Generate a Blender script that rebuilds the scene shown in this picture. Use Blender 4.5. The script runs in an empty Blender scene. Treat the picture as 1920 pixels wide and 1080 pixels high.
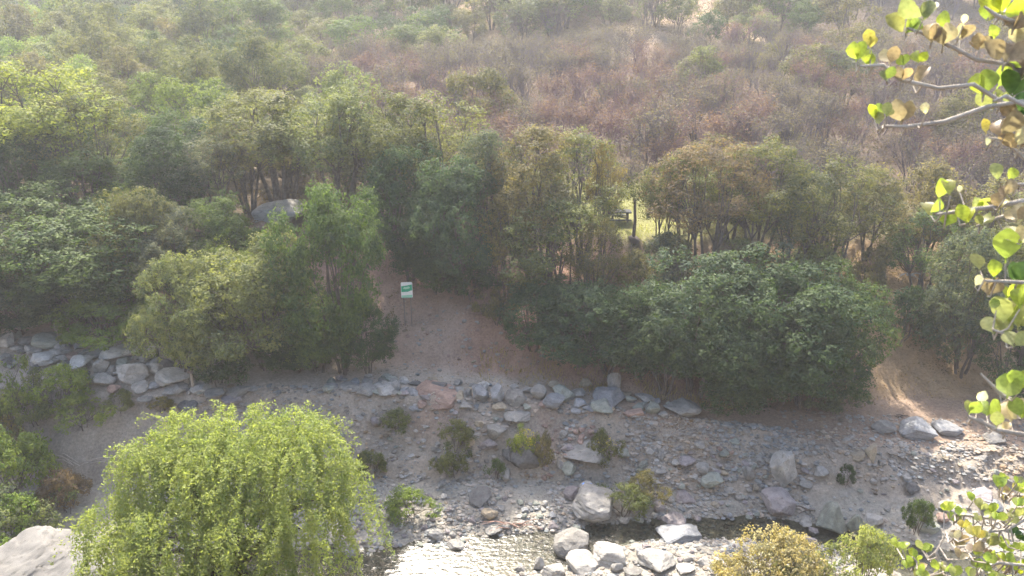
import bpy, math, random
import numpy as np
from mathutils import Vector, Matrix

# ------------------------------------------------------------------ camera, sky, sun, exposure
sc = bpy.context.scene
COL = sc.collection
CAM_H, PITCH, F = 26.0, math.radians(20.0), 1500.0      # F: focal length in pixels of a 1920 px wide frame
cam = bpy.data.cameras.new('camera'); cam.sensor_width = 36.0; cam.lens = 36.0 * F / 1920.0
cam.clip_start = 0.05; cam.clip_end = 3000
camo = bpy.data.objects.new('camera', cam); COL.objects.link(camo)
camo.location = (0, 0, CAM_H); camo.rotation_euler = (math.radians(90) - PITCH, 0, 0)
cam.dof.use_dof = True; cam.dof.focus_distance = 55.0; cam.dof.aperture_fstop = 9.0      # a phone lens set for the far bank: near leaves slightly soft
sc.camera = camo

SUN_EL, SUN_AZ = math.radians(50), math.radians(-11)    # azimuth from +Y (ahead of the camera), negative = to the left
world = bpy.data.worlds.new('World'); sc.world = world; world.use_nodes = True
wn = world.node_tree.nodes; wl = world.node_tree.links
sky = wn.new('ShaderNodeTexSky'); sky.sky_type = 'NISHITA'; sky.sun_disc = False
sky.sun_elevation = SUN_EL; sky.sun_rotation = SUN_AZ; sky.dust_density = 3.0; sky.air_density = 1.0; sky.ozone_density = 1.0
wn['Background'].inputs['Strength'].default_value = 0.15
wl.new(sky.outputs[0], wn['Background'].inputs[0])
sl = bpy.data.lights.new('sun', 'SUN'); sl.energy = 3.3; sl.angle = math.radians(0.6); sl.color = (1.0, 0.95, 0.87)
slo = bpy.data.objects.new('sun', sl); COL.objects.link(slo)
sdir = Vector((math.sin(SUN_AZ) * math.cos(SUN_EL), math.cos(SUN_AZ) * math.cos(SUN_EL), math.sin(SUN_EL)))
slo.rotation_euler = sdir.to_track_quat('Z', 'Y').to_euler(); slo.location = (0, 60, 120)
sc.view_settings.view_transform = 'Standard'; sc.view_settings.look = 'None'
sc.view_settings.gamma = 1.0; sc.view_settings.use_curve_mapping = False
sc.view_settings.exposure = 2.12
sc.view_settings.use_white_balance = True; sc.view_settings.white_balance_temperature = 6900; sc.view_settings.white_balance_tint = 10
sc.render.engine = 'CYCLES'
sc.cycles.use_denoising = True; sc.cycles.use_adaptive_sampling = True; sc.cycles.adaptive_threshold = .03
sc.cycles.max_bounces = 5; sc.cycles.diffuse_bounces = 2; sc.cycles.transmission_bounces = 4
sc.cycles.volume_bounces = 1; sc.cycles.transparent_max_bounces = 8
sc.cycles.sample_clamp_indirect = 4.0
HAZE = 0.00058

R = random.Random(7)
rng = np.random.default_rng(11)

# ------------------------------------------------------------------ noise and terrain
def _hash(ix, iy, s):
    n = (ix * 374761393 + iy * 668265263 + s * 974711) & 0xFFFFFFFF
    n = ((n ^ (n >> 13)) * 1274126177) & 0xFFFFFFFF
    return ((n ^ (n >> 16)) & 0xFFFF) / 65535.0
def vnoise(x, y, s=0):
    x = np.asarray(x, float); y = np.asarray(y, float)
    ix = np.floor(x).astype(np.int64); iy = np.floor(y).astype(np.int64)
    fx = x - ix; fy = y - iy
    fx = fx * fx * (3 - 2 * fx); fy = fy * fy * (3 - 2 * fy)
    a = _hash(ix, iy, s); b = _hash(ix + 1, iy, s); c = _hash(ix, iy + 1, s); d = _hash(ix + 1, iy + 1, s)
    return (a + (b - a) * fx) * (1 - fy) + (c + (d - c) * fx) * fy - 0.5
def fbm(x, y, s=0, o=4):
    t = 0; a = 1.0; f = 1.0
    for i in range(o):
        t = t + a * vnoise(np.asarray(x) * f, np.asarray(y) * f, s + i * 17); a *= 0.5; f *= 2.03
    return t
def sstep(a, b, x):
    t = np.clip((x - a) / (b - a), 0, 1); return t * t * (3 - 2 * t)
XK = np.array([-40, -30, -20, -14, -10, 0, 8, 14, 20, 30, 45.])
LIPY = np.array([41.2, 41, 40.6, 41.4, 41.6, 41.2, 40.6, 40.2, 39.6, 39.4, 39.4])
LIPZ = np.array([4.9, 4.8, 4.7, 4.5, 4.35, 3.85, 3.2, 2.6, 2.0, 1.7, 1.6])
TOEY = np.array([37.8, 37.8, 37.8, 38, 38.2, 38.3, 37.4, 36.6, 36.0, 35.5, 35.5])
TOEZ = np.array([.8, .8, .8, .8, .8, .7, .5, .45, .5, .6, .6])
STY = np.array([45.5, 45.5, 45.5, 45.4, 45.2, 44.0, 43.4, 42.9, 44.6, 45.6, 46])
STZ = np.array([6.5, 6.4, 6.3, 5.2, 4.5, 4.1, 3.4, 2.7, 2.3, 2.0, 1.9])
BY = np.array([54, 54, 54, 54, 54, 54.5, 54.5, 54.5, 57, 59, 60])
BZ = np.array([11, 11, 11, 10.8, 10.6, 10.4, 10.2, 10, 9.6, 9.2, 9])
CXK = np.array([-40, -12, -3, 3, 6, 13, 16, 19, 24, 45.])
CY = np.array([29, 30.6, 31.8, 33.2, 34.7, 34.9, 34.2, 32.4, 31, 30.])
CW = np.array([5.5, 5.4, 4.6, 2.9, 2.1, 2.2, 2.2, 3.2, 3.6, 3.6])
def h_base(x, y):
    x = np.asarray(x, float); y = np.asarray(y, float)
    lipy = np.interp(x, XK, LIPY); lipz = np.interp(x, XK, LIPZ); toey = np.interp(x, XK, TOEY); toez = np.interp(x, XK, TOEZ)
    sty = np.interp(x, XK, STY); stz = np.interp(x, XK, STZ); by = np.interp(x, XK, BY); bz = np.interp(x, XK, BZ)
    side = sstep(40, 160, np.abs(x))
    far_l = sstep(10, -70, x)
    one = np.ones_like(x)
    kn = [(-400 * one, 24.3 * one), (-1 * one, 24.3 * one), (1.2 * one, 23.6 * one), (25 * one, 1.3 * one), (29 * one, .35 * one), (35.2 * one, .3 * one),
          (toey, toez), (lipy, lipz), (sty, stz), (by, bz), (75 + 0 * x, 12.4 * one), (118 + 0 * x, 17.0 - 2.0 * far_l),
          (150 + 15 * far_l, 27 - 6 * far_l), (215 + 0 * x, 55 - 4 * far_l), (330 * one, 66 * one), (900 * one, 70 * one)]
    z = np.full_like(x, 24.3)
    for (y0, z0), (y1, z1) in zip(kn[:-1], kn[1:]):
        t = np.clip((y - y0) / np.maximum(y1 - y0, 1e-3), 0, 1)
        z = np.where(y >= y0, z0 + (z1 - z0) * t, z)
    cy = np.interp(x, CXK, CY); cw = np.interp(x, CXK, CW)
    ch = np.clip(1 - np.abs(y - cy) / cw, 0, 1)
    z = z - 0.75 * ch * ch * (3 - 2 * ch) * 0.8
    return z
def h(x, y):
    x = np.asarray(x, float); y = np.asarray(y, float)
    z = h_base(x, y)
    lipy = np.interp(x, XK, LIPY); toey = np.interp(x, XK, TOEY); sty = np.interp(x, XK, STY); by = np.interp(x, XK, BY)
    bed = sstep(25, 28, y) * sstep(toey + .4, toey - .4, y)
    bank = sstep(toey - .5, toey + .5, y) * sstep(lipy + .5, lipy - .3, y)
    slope = sstep(sty - .3, sty + 1.2, y)
    z = z + bed * (0.16 * fbm(x / 1.4, y / 0.9, 3) + 0.05 * fbm(x / .35, y / .3, 5, 2))
    z = z + bank * (1.05 * fbm(x / 2.2, y / 1.6, 9) + 0.22 * fbm(x / .5, y / .5, 19, 3))
    z = z + (1 - bed - bank).clip(0, 1) * sstep(27, 39, y) * (1 - slope) * 0.07 * fbm(x / .8, y / .8, 21)
    gully = np.abs(vnoise(x / 1.1 + .35 * y, y / 6, 31))
    z = z + slope * sstep(by + 8, by - 2, y) * (0.8 * fbm(x / 3, y / 3, 23) - .6 * (0.5 - gully) + 0.30 * fbm(x / .6, y / .6, 29, 3))
    z = z + sstep(by, by + 20, y) * (1.3 * fbm(x / 14, y / 14, 33, 3) + .3 * fbm(x / 2.5, y / 2.5, 37, 2))
    z = z + sstep(120, 200, y) * 6 * fbm(x / 60, y / 60, 41, 3)
    z = z + sstep(24, 10, y) * 0.4 * fbm(x / 2, y / 2, 43)
    return z
H1 = lambda x, y: float(h(np.array([x]), np.array([y]))[0])
CP, SP = math.cos(PITCH), math.sin(PITCH)
def proj(x, y, z):
    dz = z - CAM_H; d = y * CP - dz * SP
    return 960 + F * x / d, 540 - F * (y * SP + dz * CP) / d, d
def ray(px, py):
    u = (px - 960) / F; v = -(py - 540) / F
    return np.array([u, CP + v * SP, -SP + v * CP])
TT = np.concatenate([np.arange(22, 75, .06), np.arange(75, 160, .3), np.arange(160, 500, 1.)])
def at(px, py):
    """The ground point seen at a pixel of the 1920 x 1080 frame: (x, y, z, metres per pixel)."""
    d = ray(px, py); X = d[0] * TT; Y = d[1] * TT; Z = CAM_H + d[2] * TT
    below = Z <= h(X, Y)
    i = int(np.argmax(below)) if below.any() else len(TT) - 1
    return X[i], Y[i], H1(X[i], Y[i]), TT[i] / F
def inair(px, py, t):
    d = ray(px, py); return Vector((d[0] * t, d[1] * t, CAM_H + d[2] * t))
def top_z(x, y, py):
    """Height at which the vertical over (x, y) reaches image row py."""
    d = ray(960, py); return CAM_H + d[2] / d[1] * y

# ------------------------------------------------------------------ object helpers
def link(o, parent=None):
    COL.objects.link(o)
    if parent is not None: o.parent = parent
    return o
def tag(o, label=None, cat=None, group=None, kind=None):
    if label: o['label'] = label
    if cat: o['category'] = cat
    if group: o['group'] = group
    if kind: o['kind'] = kind
    return o
def empty(name, loc):
    o = bpy.data.objects.new(name, None); o.location = loc; o.empty_display_size = .2
    return link(o)
def mesh_np(name, V, faces, mat=None, smooth=False, attrs=None):
    """V (n,3); faces: array (m,3|4) or list of such arrays."""
    me = bpy.data.meshes.new(name)
    if not isinstance(faces, list): faces = [faces]
    faces = [np.asarray(f, np.int32) for f in faces if len(f)]
    V = np.asarray(V, np.float32)
    me.vertices.add(len(V)); me.vertices.foreach_set('co', V.ravel())
    nl = sum(f.size for f in faces); npoly = sum(len(f) for f in faces)
    me.loops.add(nl); me.polygons.add(npoly)
    me.loops.foreach_set('vertex_index', np.concatenate([f.ravel() for f in faces]))
    tot = np.concatenate([np.full(len(f), f.shape[1], np.int32) for f in faces])
    st = np.concatenate([[0], np.cumsum(tot)[:-1]]).astype(np.int32)
    me.polygons.foreach_set('loop_start', st)
    me.polygons.foreach_set('loop_total', tot)
    me.polygons.foreach_set('use_smooth', np.full(npoly, smooth))
    for k, a in (attrs or {}).items():
        a = np.asarray(a, np.float32)
        if a.ndim == 1:
            at_ = me.attributes.new(k, 'FLOAT', 'POINT'); at_.data.foreach_set('value', a)
        else:
            at_ = me.attributes.new(k, 'FLOAT_COLOR', 'POINT'); at_.data.foreach_set('color', a.ravel())
    me.update(calc_edges=True); me.validate()
    if mat: me.materials.append(mat)
    return me
def ob(name, me, parent=None, loc=None, rot=None, scale=None, color=None):
    o = bpy.data.objects.new(name, me); link(o, parent)
    if loc is not None: o.location = loc
    if rot is not None: o.rotation_euler = rot
    if scale is not None: o.scale = scale if hasattr(scale, '__len__') else (scale,) * 3
    if color is not None: o.color = (*color, 1)
    return o
class Tubes:
    def __init__(s): s.V = []; s.Fc = []; s.n = 0; s.A = []
    def add(s, pts, rad, sides=5, cap=True):
        pts = [np.asarray(p, float) for p in pts]; k = len(pts)
        ref = np.array([.31, .17, .93])
        for i, p in enumerate(pts):
            t = pts[min(i + 1, k - 1)] - pts[max(i - 1, 0)]; t = t / (np.linalg.norm(t) + 1e-9)
            a = np.cross(t, ref)
            if np.linalg.norm(a) < .1: a = np.cross(t, [1, 0, 0])
            a /= np.linalg.norm(a); b = np.cross(t, a)
            an = np.arange(sides) * 2 * math.pi / sides
            r = rad[i] if hasattr(rad, '__len__') else rad
            s.V.append(p + r * (np.cos(an)[:, None] * a + np.sin(an)[:, None] * b))
        idx = np.arange(sides); nx = (idx + 1) % sides
        for i in range(k - 1):
            o = s.n + i * sides
            s.Fc.append(np.stack([o + idx, o + nx, o + sides + nx, o + sides + idx], 1))
        s.n += k * sides
        return s
    def mesh(s, name, mat, smooth=True):
        return mesh_np(name, np.concatenate(s.V), np.concatenate(s.Fc), mat, smooth)
def box_np(cx, cy, cz, sx, sy, sz):
    v = np.array([[x, y, z] for x in (-.5, .5) for y in (-.5, .5) for z in (-.5, .5)]) * [sx, sy, sz] + [cx, cy, cz]
    f = np.array([[0, 1, 3, 2], [4, 6, 7, 5], [0, 4, 5, 1], [2, 3, 7, 6], [0, 2, 6, 4], [1, 5, 7, 3]])
    return v, f
ORD = ['first', 'second', 'third', 'fourth', 'fifth', 'sixth', 'seventh', 'eighth', 'ninth', 'tenth', 'eleventh', 'twelfth', 'thirteenth', 'fourteenth', 'fifteenth',
       'sixteenth', 'seventeenth', 'eighteenth', 'nineteenth', 'twentieth']
TENS = ['', '', 'twenty', 'thirty', 'forty', 'fifty', 'sixty', 'seventy', 'eighty']
def ordinal(i):
    if i < 20: return ORD[i]
    t, u = divmod(i + 1, 10)
    return TENS[t][:-1] + 'ieth' if u == 0 else TENS[t] + '-' + ORD[u - 1]

# ------------------------------------------------------------------ materials
def new_mat(name):
    m = bpy.data.materials.new(name); m.use_nodes = True
    nt = m.node_tree; nt.nodes.clear()
    return m, nt.nodes, nt.links
def nd(ns, t, **kw):
    n = ns.new(t)
    for k, v in kw.items():
        if k in n.inputs: n.inputs[k].default_value = v
        else: setattr(n, k, v)
    return n
def math_n(ns, ls, op, a, b=None, c=None):
    n = ns.new('ShaderNodeMath'); n.operation = op
    for i, v in enumerate((a, b, c)):
        if v is None: continue
        if isinstance(v, (int, float)): n.inputs[i].default_value = v
        else: ls.new(v, n.inputs[i])
    return n.outputs[0]
def mixc(ns, ls, fac, a, b, mode='MIX'):
    n = ns.new('ShaderNodeMix'); n.data_type = 'RGBA'; n.blend_type = mode
    for i, v in ((0, fac), (6, a), (7, b)):
        if isinstance(v, (int, float)): n.inputs[i].default_value = v
        elif isinstance(v, tuple): n.inputs[i].default_value = (*v, 1)
        else: ls.new(v, n.inputs[i])
    return n.outputs[2]
def leaf_mat(name, trans=.42, rough=.62, yellow=(1.42, 1.3, .8), dark=(.6, .66, .7), spec=.16, mottle=0):
    """Leaf: colour = the object's own colour, varied per leaf clump; light passes through the blade."""
    m, ns, ls = new_mat(name)
    oi = nd(ns, 'ShaderNodeObjectInfo'); at_ = nd(ns, 'ShaderNodeAttribute', attribute_name='tint')
    mr = nd(ns, 'ShaderNodeMapRange'); ls.new(at_.outputs['Fac'], mr.inputs[0])
    tone = mixc(ns, ls, mr.outputs[0], dark, yellow)
    colr = mixc(ns, ls, 1.0, oi.outputs['Color'], tone, 'MULTIPLY')
    if mottle:
        tc_ = nd(ns, 'ShaderNodeTexCoord'); nz = nd(ns, 'ShaderNodeTexNoise', Scale=3.5, Detail=5, Roughness=.7); ls.new(tc_.outputs['Object'], nz.inputs['Vector'])
        wv = nd(ns, 'ShaderNodeTexWave', Scale=1.6, Distortion=2.0); wv.bands_direction = 'Y'; ls.new(tc_.outputs['Object'], wv.inputs['Vector'])
        mm = nd(ns, 'ShaderNodeMapRange'); mm.inputs[1].default_value = .35; mm.inputs[2].default_value = .7; ls.new(nz.outputs['Fac'], mm.inputs[0])
        colr = mixc(ns, ls, 1.0, colr, mixc(ns, ls, mm.outputs[0], (1.12, 1.1, 1.1), (.72, .68, .66)), 'MULTIPLY')
        colr = mixc(ns, ls, .05, colr, wv.outputs['Color'], 'OVERLAY')
    p = nd(ns, 'ShaderNodeBsdfPrincipled', Roughness=rough); p.inputs['Specular IOR Level'].default_value = spec
    ls.new(colr, p.inputs['Base Color'])
    t = nd(ns, 'ShaderNodeBsdfTranslucent')
    tc = mixc(ns, ls, 1.0, colr, (1.38, 1.42, .85), 'MULTIPLY'); ls.new(tc, t.inputs[0])
    mx = nd(ns, 'ShaderNodeMixShader', Fac=trans); mx.inputs[0].default_value = trans
    ls.new(p.outputs[0], mx.inputs[1]); ls.new(t.outputs[0], mx.inputs[2])
    o = nd(ns, 'ShaderNodeOutputMaterial'); ls.new(mx.outputs[0], o.inputs[0])
    return m
def noise_mat(name, c1, c2, scale=3.0, rough=.9, bump=.3, spec=.2, detail=6, use_obj=False, c3=None, s3=14.0, coord='Object'):
    m, ns, ls = new_mat(name)
    tc = nd(ns, 'ShaderNodeTexCoord')
    n1 = nd(ns, 'ShaderNodeTexNoise', Scale=scale, Detail=detail, Roughness=.65); ls.new(tc.outputs[coord], n1.inputs['Vector'])
    cr = nd(ns, 'ShaderNodeMapRange'); cr.inputs[1].default_value = .3; cr.inputs[2].default_value = .7; ls.new(n1.outputs['Fac'], cr.inputs[0])
    colr = mixc(ns, ls, cr.outputs[0], c1, c2)
    n2 = nd(ns, 'ShaderNodeTexNoise', Scale=scale * 6, Detail=4, Roughness=.7); ls.new(tc.outputs[coord], n2.inputs['Vector'])
    if c3:
        r3 = nd(ns, 'ShaderNodeMapRange'); r3.inputs[1].default_value = .56; r3.inputs[2].default_value = .68; ls.new(n2.outputs['Fac'], r3.inputs[0])
        colr = mixc(ns, ls, r3.outputs[0], colr, c3)
    if use_obj:
        oi = nd(ns, 'ShaderNodeObjectInfo'); colr = mixc(ns, ls, 1.0, oi.outputs['Color'], colr, 'MULTIPLY')
    p = nd(ns, 'ShaderNodeBsdfPrincipled', Roughness=rough); p.inputs['Specular IOR Level'].default_value = spec
    ls.new(colr, p.inputs['Base Color'])
    b = nd(ns, 'ShaderNodeBump', Strength=bump, Distance=.1)
    hs = math_n(ns, ls, 'ADD', n1.outputs['Fac'], math_n(ns, ls, 'MULTIPLY', n2.outputs['Fac'], .4)); ls.new(hs, b.inputs['Height'])
    ls.new(b.outputs[0], p.inputs['Normal'])
    o = nd(ns, 'ShaderNodeOutputMaterial'); ls.new(p.outputs[0], o.inputs[0])
    return m
def plain_mat(name, c, rough=.6, spec=.3):
    m, ns, ls = new_mat(name)
    tc = nd(ns, 'ShaderNodeTexCoord'); n1 = nd(ns, 'ShaderNodeTexNoise', Scale=9.0, Detail=4); ls.new(tc.outputs['Object'], n1.inputs['Vector'])
    colr = mixc(ns, ls, n1.outputs['Fac'], tuple(v * .82 for v in c), tuple(min(1, v * 1.15) for v in c))
    p = nd(ns, 'ShaderNodeBsdfPrincipled', Roughness=rough); p.inputs['Specular IOR Level'].default_value = spec
    ls.new(colr, p.inputs['Base Color']); o = nd(ns, 'ShaderNodeOutputMaterial'); ls.new(p.outputs[0], o.inputs[0])
    return m
M_LEAF = leaf_mat('leaf_foliage')
M_WILLOW = leaf_mat('leaf_willow', trans=.5, yellow=(1.25, 1.15, .75), dark=(.7, .8, .8), spec=.25)
M_BROAD = leaf_mat('leaf_broad', trans=.55, rough=.38, yellow=(1.2, 1.12, .85), dark=(.8, .9, .9), spec=.4, mottle=1)
M_BARK = noise_mat('bark', (.07, .055, .045), (.15, .125, .105), 5, .95, .5, use_obj=False)
M_PALEBARK = noise_mat('bark_pale', (.26, .22, .18), (.44, .39, .33), 14, .9, .4)
M_TWIG = noise_mat('bare_twigs', (.8, .8, .8), (1.2, 1.15, 1.15), 1.2, .95, .1, use_obj=True)
M_ROCK = noise_mat('rock', (.62, .61, .60), (1.28, 1.27, 1.24), 1.3, .9, .7, .2, 9, True, (.55, .53, .50))
M_GRAVEL = None
def ground_mat():
    m, ns, ls = new_mat('ground_soil')
    a = nd(ns, 'ShaderNodeAttribute', attribute_name='soil'); tc = nd(ns, 'ShaderNodeTexCoord')
    n1 = nd(ns, 'ShaderNodeTexNoise', Scale=.55, Detail=8, Roughness=.68); ls.new(tc.outputs['Object'], n1.inputs['Vector'])
    n2 = nd(ns, 'ShaderNodeTexNoise', Scale=6.5, Detail=6, Roughness=.75); ls.new(tc.outputs['Object'], n2.inputs['Vector'])
    vo = nd(ns, 'ShaderNodeTexVoronoi', Scale=5.0); ls.new(tc.outputs['Object'], vo.inputs['Vector'])
    r1 = nd(ns, 'ShaderNodeMapRange'); r1.inputs[1].default_value = .3; r1.inputs[2].default_value = .7; ls.new(n1.outputs['Fac'], r1.inputs[0])
    t1 = mixc(ns, ls, r1.outputs[0], (.78, .77, .76), (1.18, 1.17, 1.15))
    r2 = nd(ns, 'ShaderNodeMapRange'); r2.inputs[1].default_value = .35; r2.inputs[2].default_value = .68; ls.new(n2.outputs['Fac'], r2.inputs[0])
    t2 = mixc(ns, ls, r2.outputs[0], (.75, .74, .72), (1.22, 1.22, 1.22))
    c = mixc(ns, ls, 1.0, a.outputs['Color'], t1, 'MULTIPLY'); c = mixc(ns, ls, 1.0, c, t2, 'MULTIPLY')
    vr = nd(ns, 'ShaderNodeMapRange'); vr.inputs[1].default_value = 0.0; vr.inputs[2].default_value = .55; ls.new(vo.outputs['Distance'], vr.inputs[0])
    p = nd(ns, 'ShaderNodeBsdfPrincipled', Roughness=.95); p.inputs['Specular IOR Level'].default_value = .15
    ls.new(c, p.inputs['Base Color'])
    hs = math_n(ns, ls, 'ADD', n2.outputs['Fac'], math_n(ns, ls, 'MULTIPLY', math_n(ns, ls, 'SUBTRACT', 1.0, vr.outputs[0]), .25))
    b = nd(ns, 'ShaderNodeBump', Strength=.55, Distance=.12); ls.new(hs, b.inputs['Height']); ls.new(b.outputs[0], p.inputs['Normal'])
    o = nd(ns, 'ShaderNodeOutputMaterial'); ls.new(p.outputs[0], o.inputs[0])
    return m
M_GROUND = ground_mat()
def water_mat():
    m, ns, ls = new_mat('stream_water')
    tc = nd(ns, 'ShaderNodeTexCoord'); mp = nd(ns, 'ShaderNodeMapping'); mp.inputs['Scale'].default_value = (1.0, 1.8, 1)
    ls.new(tc.outputs['Object'], mp.inputs['Vector'])
    n1 = nd(ns, 'ShaderNodeTexNoise', Scale=2.6, Detail=4, Roughness=.55); ls.new(mp.outputs[0], n1.inputs['Vector'])
    b = nd(ns, 'ShaderNodeBump', Strength=.8, Distance=.035); ls.new(n1.outputs['Fac'], b.inputs['Height'])
    g = nd(ns, 'ShaderNodeBsdfGlossy', Roughness=.2); g.inputs['Color'].default_value = (1, 1, 1, 1); ls.new(b.outputs[0], g.inputs['Normal'])
    t = nd(ns, 'ShaderNodeBsdfTransparent'); t.inputs[0].default_value = (.52, .53, .47, 1)
    fr = nd(ns, 'ShaderNodeFresnel', IOR=1.33); ls.new(b.outputs[0], fr.inputs['Normal'])
    mx = nd(ns, 'ShaderNodeMixShader'); ls.new(fr.outputs[0], mx.inputs[0]); ls.new(t.outputs[0], mx.inputs[1]); ls.new(g.outputs[0], mx.inputs[2])
    o = nd(ns, 'ShaderNodeOutputMaterial'); ls.new(mx.outputs[0], o.inputs[0])
    return m
M_WATER = water_mat()

# ------------------------------------------------------------------ the ground: one height field, cut into hillside, track, bank and stream bed
def grow(a, b, s, g):
    out = [a]
    while out[-1] < b: out.append(out[-1] + s); s *= g
    return out
xs = np.arange(-36, 36.01, .22); gx = np.array(grow(36, 330, .3, 1.12))[1:]
xs = np.concatenate([-gx[::-1], xs, gx])
ys = np.concatenate([-np.array(grow(0, 260, 1.2, 1.2))[::-1], np.arange(1.2, 26, .8), np.arange(26, 57, .2), np.array(grow(57, 430, .25, 1.035))])
GX, GY = np.meshgrid(xs, ys)
GZ = h(GX, GY)
nx_, ny_ = len(xs), len(ys)
lipy = np.interp(GX, XK, LIPY); toey = np.interp(GX, XK, TOEY); sty = np.interp(GX, XK, STY); by = np.interp(GX, XK, BY)
def col(*c): return np.array(c, float)
C_BED = col(.255, .24, .208); C_BANK = col(.285, .25, .208); C_TRK_L = col(.315, .275, .23); C_TRK_R = col(.27, .20, .15)
C_RED = col(.30, .195, .145); C_TAN = col(.33, .235, .14); C_HILL = col(.125, .098, .072); C_MEADOW = col(.21, .215, .085); C_PALE = col(.36, .27, .19)
def lerp(a, b, t): return a + (b - a) * t[..., None]
soil = np.broadcast_to(C_BED, (ny_, nx_, 3)).copy()
soil = lerp(soil, C_BANK, sstep(toey - .8, toey + .6, GY + 1.2 * fbm(GX / 2, GY / 2, 51)))
bankred = sstep(.12, .35, fbm(GX / 4, GY / 1.5, 53)) * sstep(-12, -3, GX) * sstep(16, 8, GX) * sstep(toey + 1.2, lipy - .6, GY)
soil = lerp(soil, C_RED, .55 * bankred)
trk = lerp(np.broadcast_to(C_TRK_L, soil.shape), C_TRK_R, sstep(-2, 9, GX + 2 * fbm(GX / 5, GY / 3, 55)))
soil = lerp(soil, trk, sstep(lipy - .4, lipy + .5, GY))
grayfan = sstep(-2.0, -4.2, GX) * sstep(51, 47, GY)
slopec = lerp(np.broadcast_to(C_RED, soil.shape), C_TAN, sstep(12, 18, GX)); slopec = lerp(slopec, C_TRK_L, .45 * grayfan)
soil = lerp(soil, slopec, sstep(sty - .6, sty + .9, GY + .8 * fbm(GX / 2, GY / 2, 57)))
soil = lerp(soil, C_HILL, sstep(by - 3, by + 1, GY + 3 * fbm(GX / 4, GY / 4, 59)))
soil = lerp(soil, C_MEADOW, .9 * sstep(by - 1, by + 1, GY) * sstep(74, 66, GY) * sstep(2, 5, GX) * sstep(40, 25, GX))
soil = lerp(soil, C_TAN, .45 * sstep(.18, .32, fbm(GX / 13, GY / 13, 61)) * sstep(58, 80, GY))
soil = lerp(soil, C_HILL * [.95, .85, .95], .75 * sstep(62, 70, GY) * sstep(125, 110, GY) * sstep(-22, -6, GX))
soil = lerp(soil, C_PALE, .9 * sstep(.25, .4, fbm(GX / 8, GY / 8, 63)) * sstep(118, 135, GY) * sstep(8, 22, GX))
for (qx, qy, qr) in [(1278, 14, 7.), (1190, 78, 5.), (1400, 60, 4.)]:
    gx_, gy_, gz_, _ = at(qx, qy); soil = lerp(soil, C_PALE * 1.15, .95 * sstep(1.0, .6, np.hypot((GX - gx_) / qr, (GY - gy_) / (qr * 1.4)) + .5 * fbm(GX / 3, GY / 3, 65)))
soil = lerp(soil, C_HILL * .9, sstep(26, 22, GY))
soil4 = np.concatenate([soil, np.ones((ny_, nx_, 1))], -1).reshape(-1, 4)
V = np.stack([GX, GY, GZ], -1).reshape(-1, 3)
I = np.arange(ny_ * nx_).reshape(ny_, nx_)
Q = np.stack([I[:-1, :-1], I[:-1, 1:], I[1:, 1:], I[1:, :-1]], -1)
cX = (GX[:-1, :-1] + GX[1:, 1:]) / 2; cY = (GY[:-1, :-1] + GY[1:, 1:]) / 2
cl = np.interp(cX, XK, LIPY); ct = np.interp(cX, XK, TOEY); cs = np.interp(cX, XK, STY)
reg = np.full(cX.shape, 0)                      # 0 hillside, 1 track, 2 bank, 3 bed, 4 near slope
reg[cY < cs] = 1; reg[cY < cl] = 2; reg[cY < ct] = 3; reg[cY < 25.5] = 4
full = mesh_np('full', V, Q.reshape(-1, 4), None, True); nrm = np.zeros(len(V) * 3, np.float32)
full.vertices.foreach_get('normal', nrm); nrm = nrm.reshape(-1, 3)
for k, (nm, lb) in enumerate([('hillside', 'dry wooded hillside rising beyond the track'), ('dirt_track', 'pale dirt track along the top of the river bank'),
                              ('river_bank', 'stony earth bank between the track and the stream'), ('stream_bed', 'grey gravel bed of the stream'), ('near_slope', 'steep slope below the viewpoint')]):
    q = Q[reg == k]; used, inv = np.unique(q.ravel(), return_inverse=True)
    me = mesh_np(nm, V[used], inv.reshape(-1, 4), M_GROUND, True, {'soil': soil4[used]})
    me.normals_split_custom_set_from_vertices([tuple(v) for v in nrm[used]])
    o = ob(nm, me); tag(o, lb, kind='structure')
bpy.data.meshes.remove(full)
wx = np.arange(-60, 60.1, 1.0); wy = np.arange(25.5, 37.6, .8)
WX, WY = np.meshgrid(wx, wy); Iw = np.arange(WX.size).reshape(WX.shape)
me = mesh_np('stream_water', np.stack([WX, WY, 0 * WX], -1).reshape(-1, 3), np.stack([Iw[:-1, :-1], Iw[:-1, 1:], Iw[1:, 1:], Iw[1:, :-1]], -1).reshape(-1, 4), M_WATER, True)
tag(ob('stream_water', me), 'shallow stream water running over gravel', kind='structure')

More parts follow.
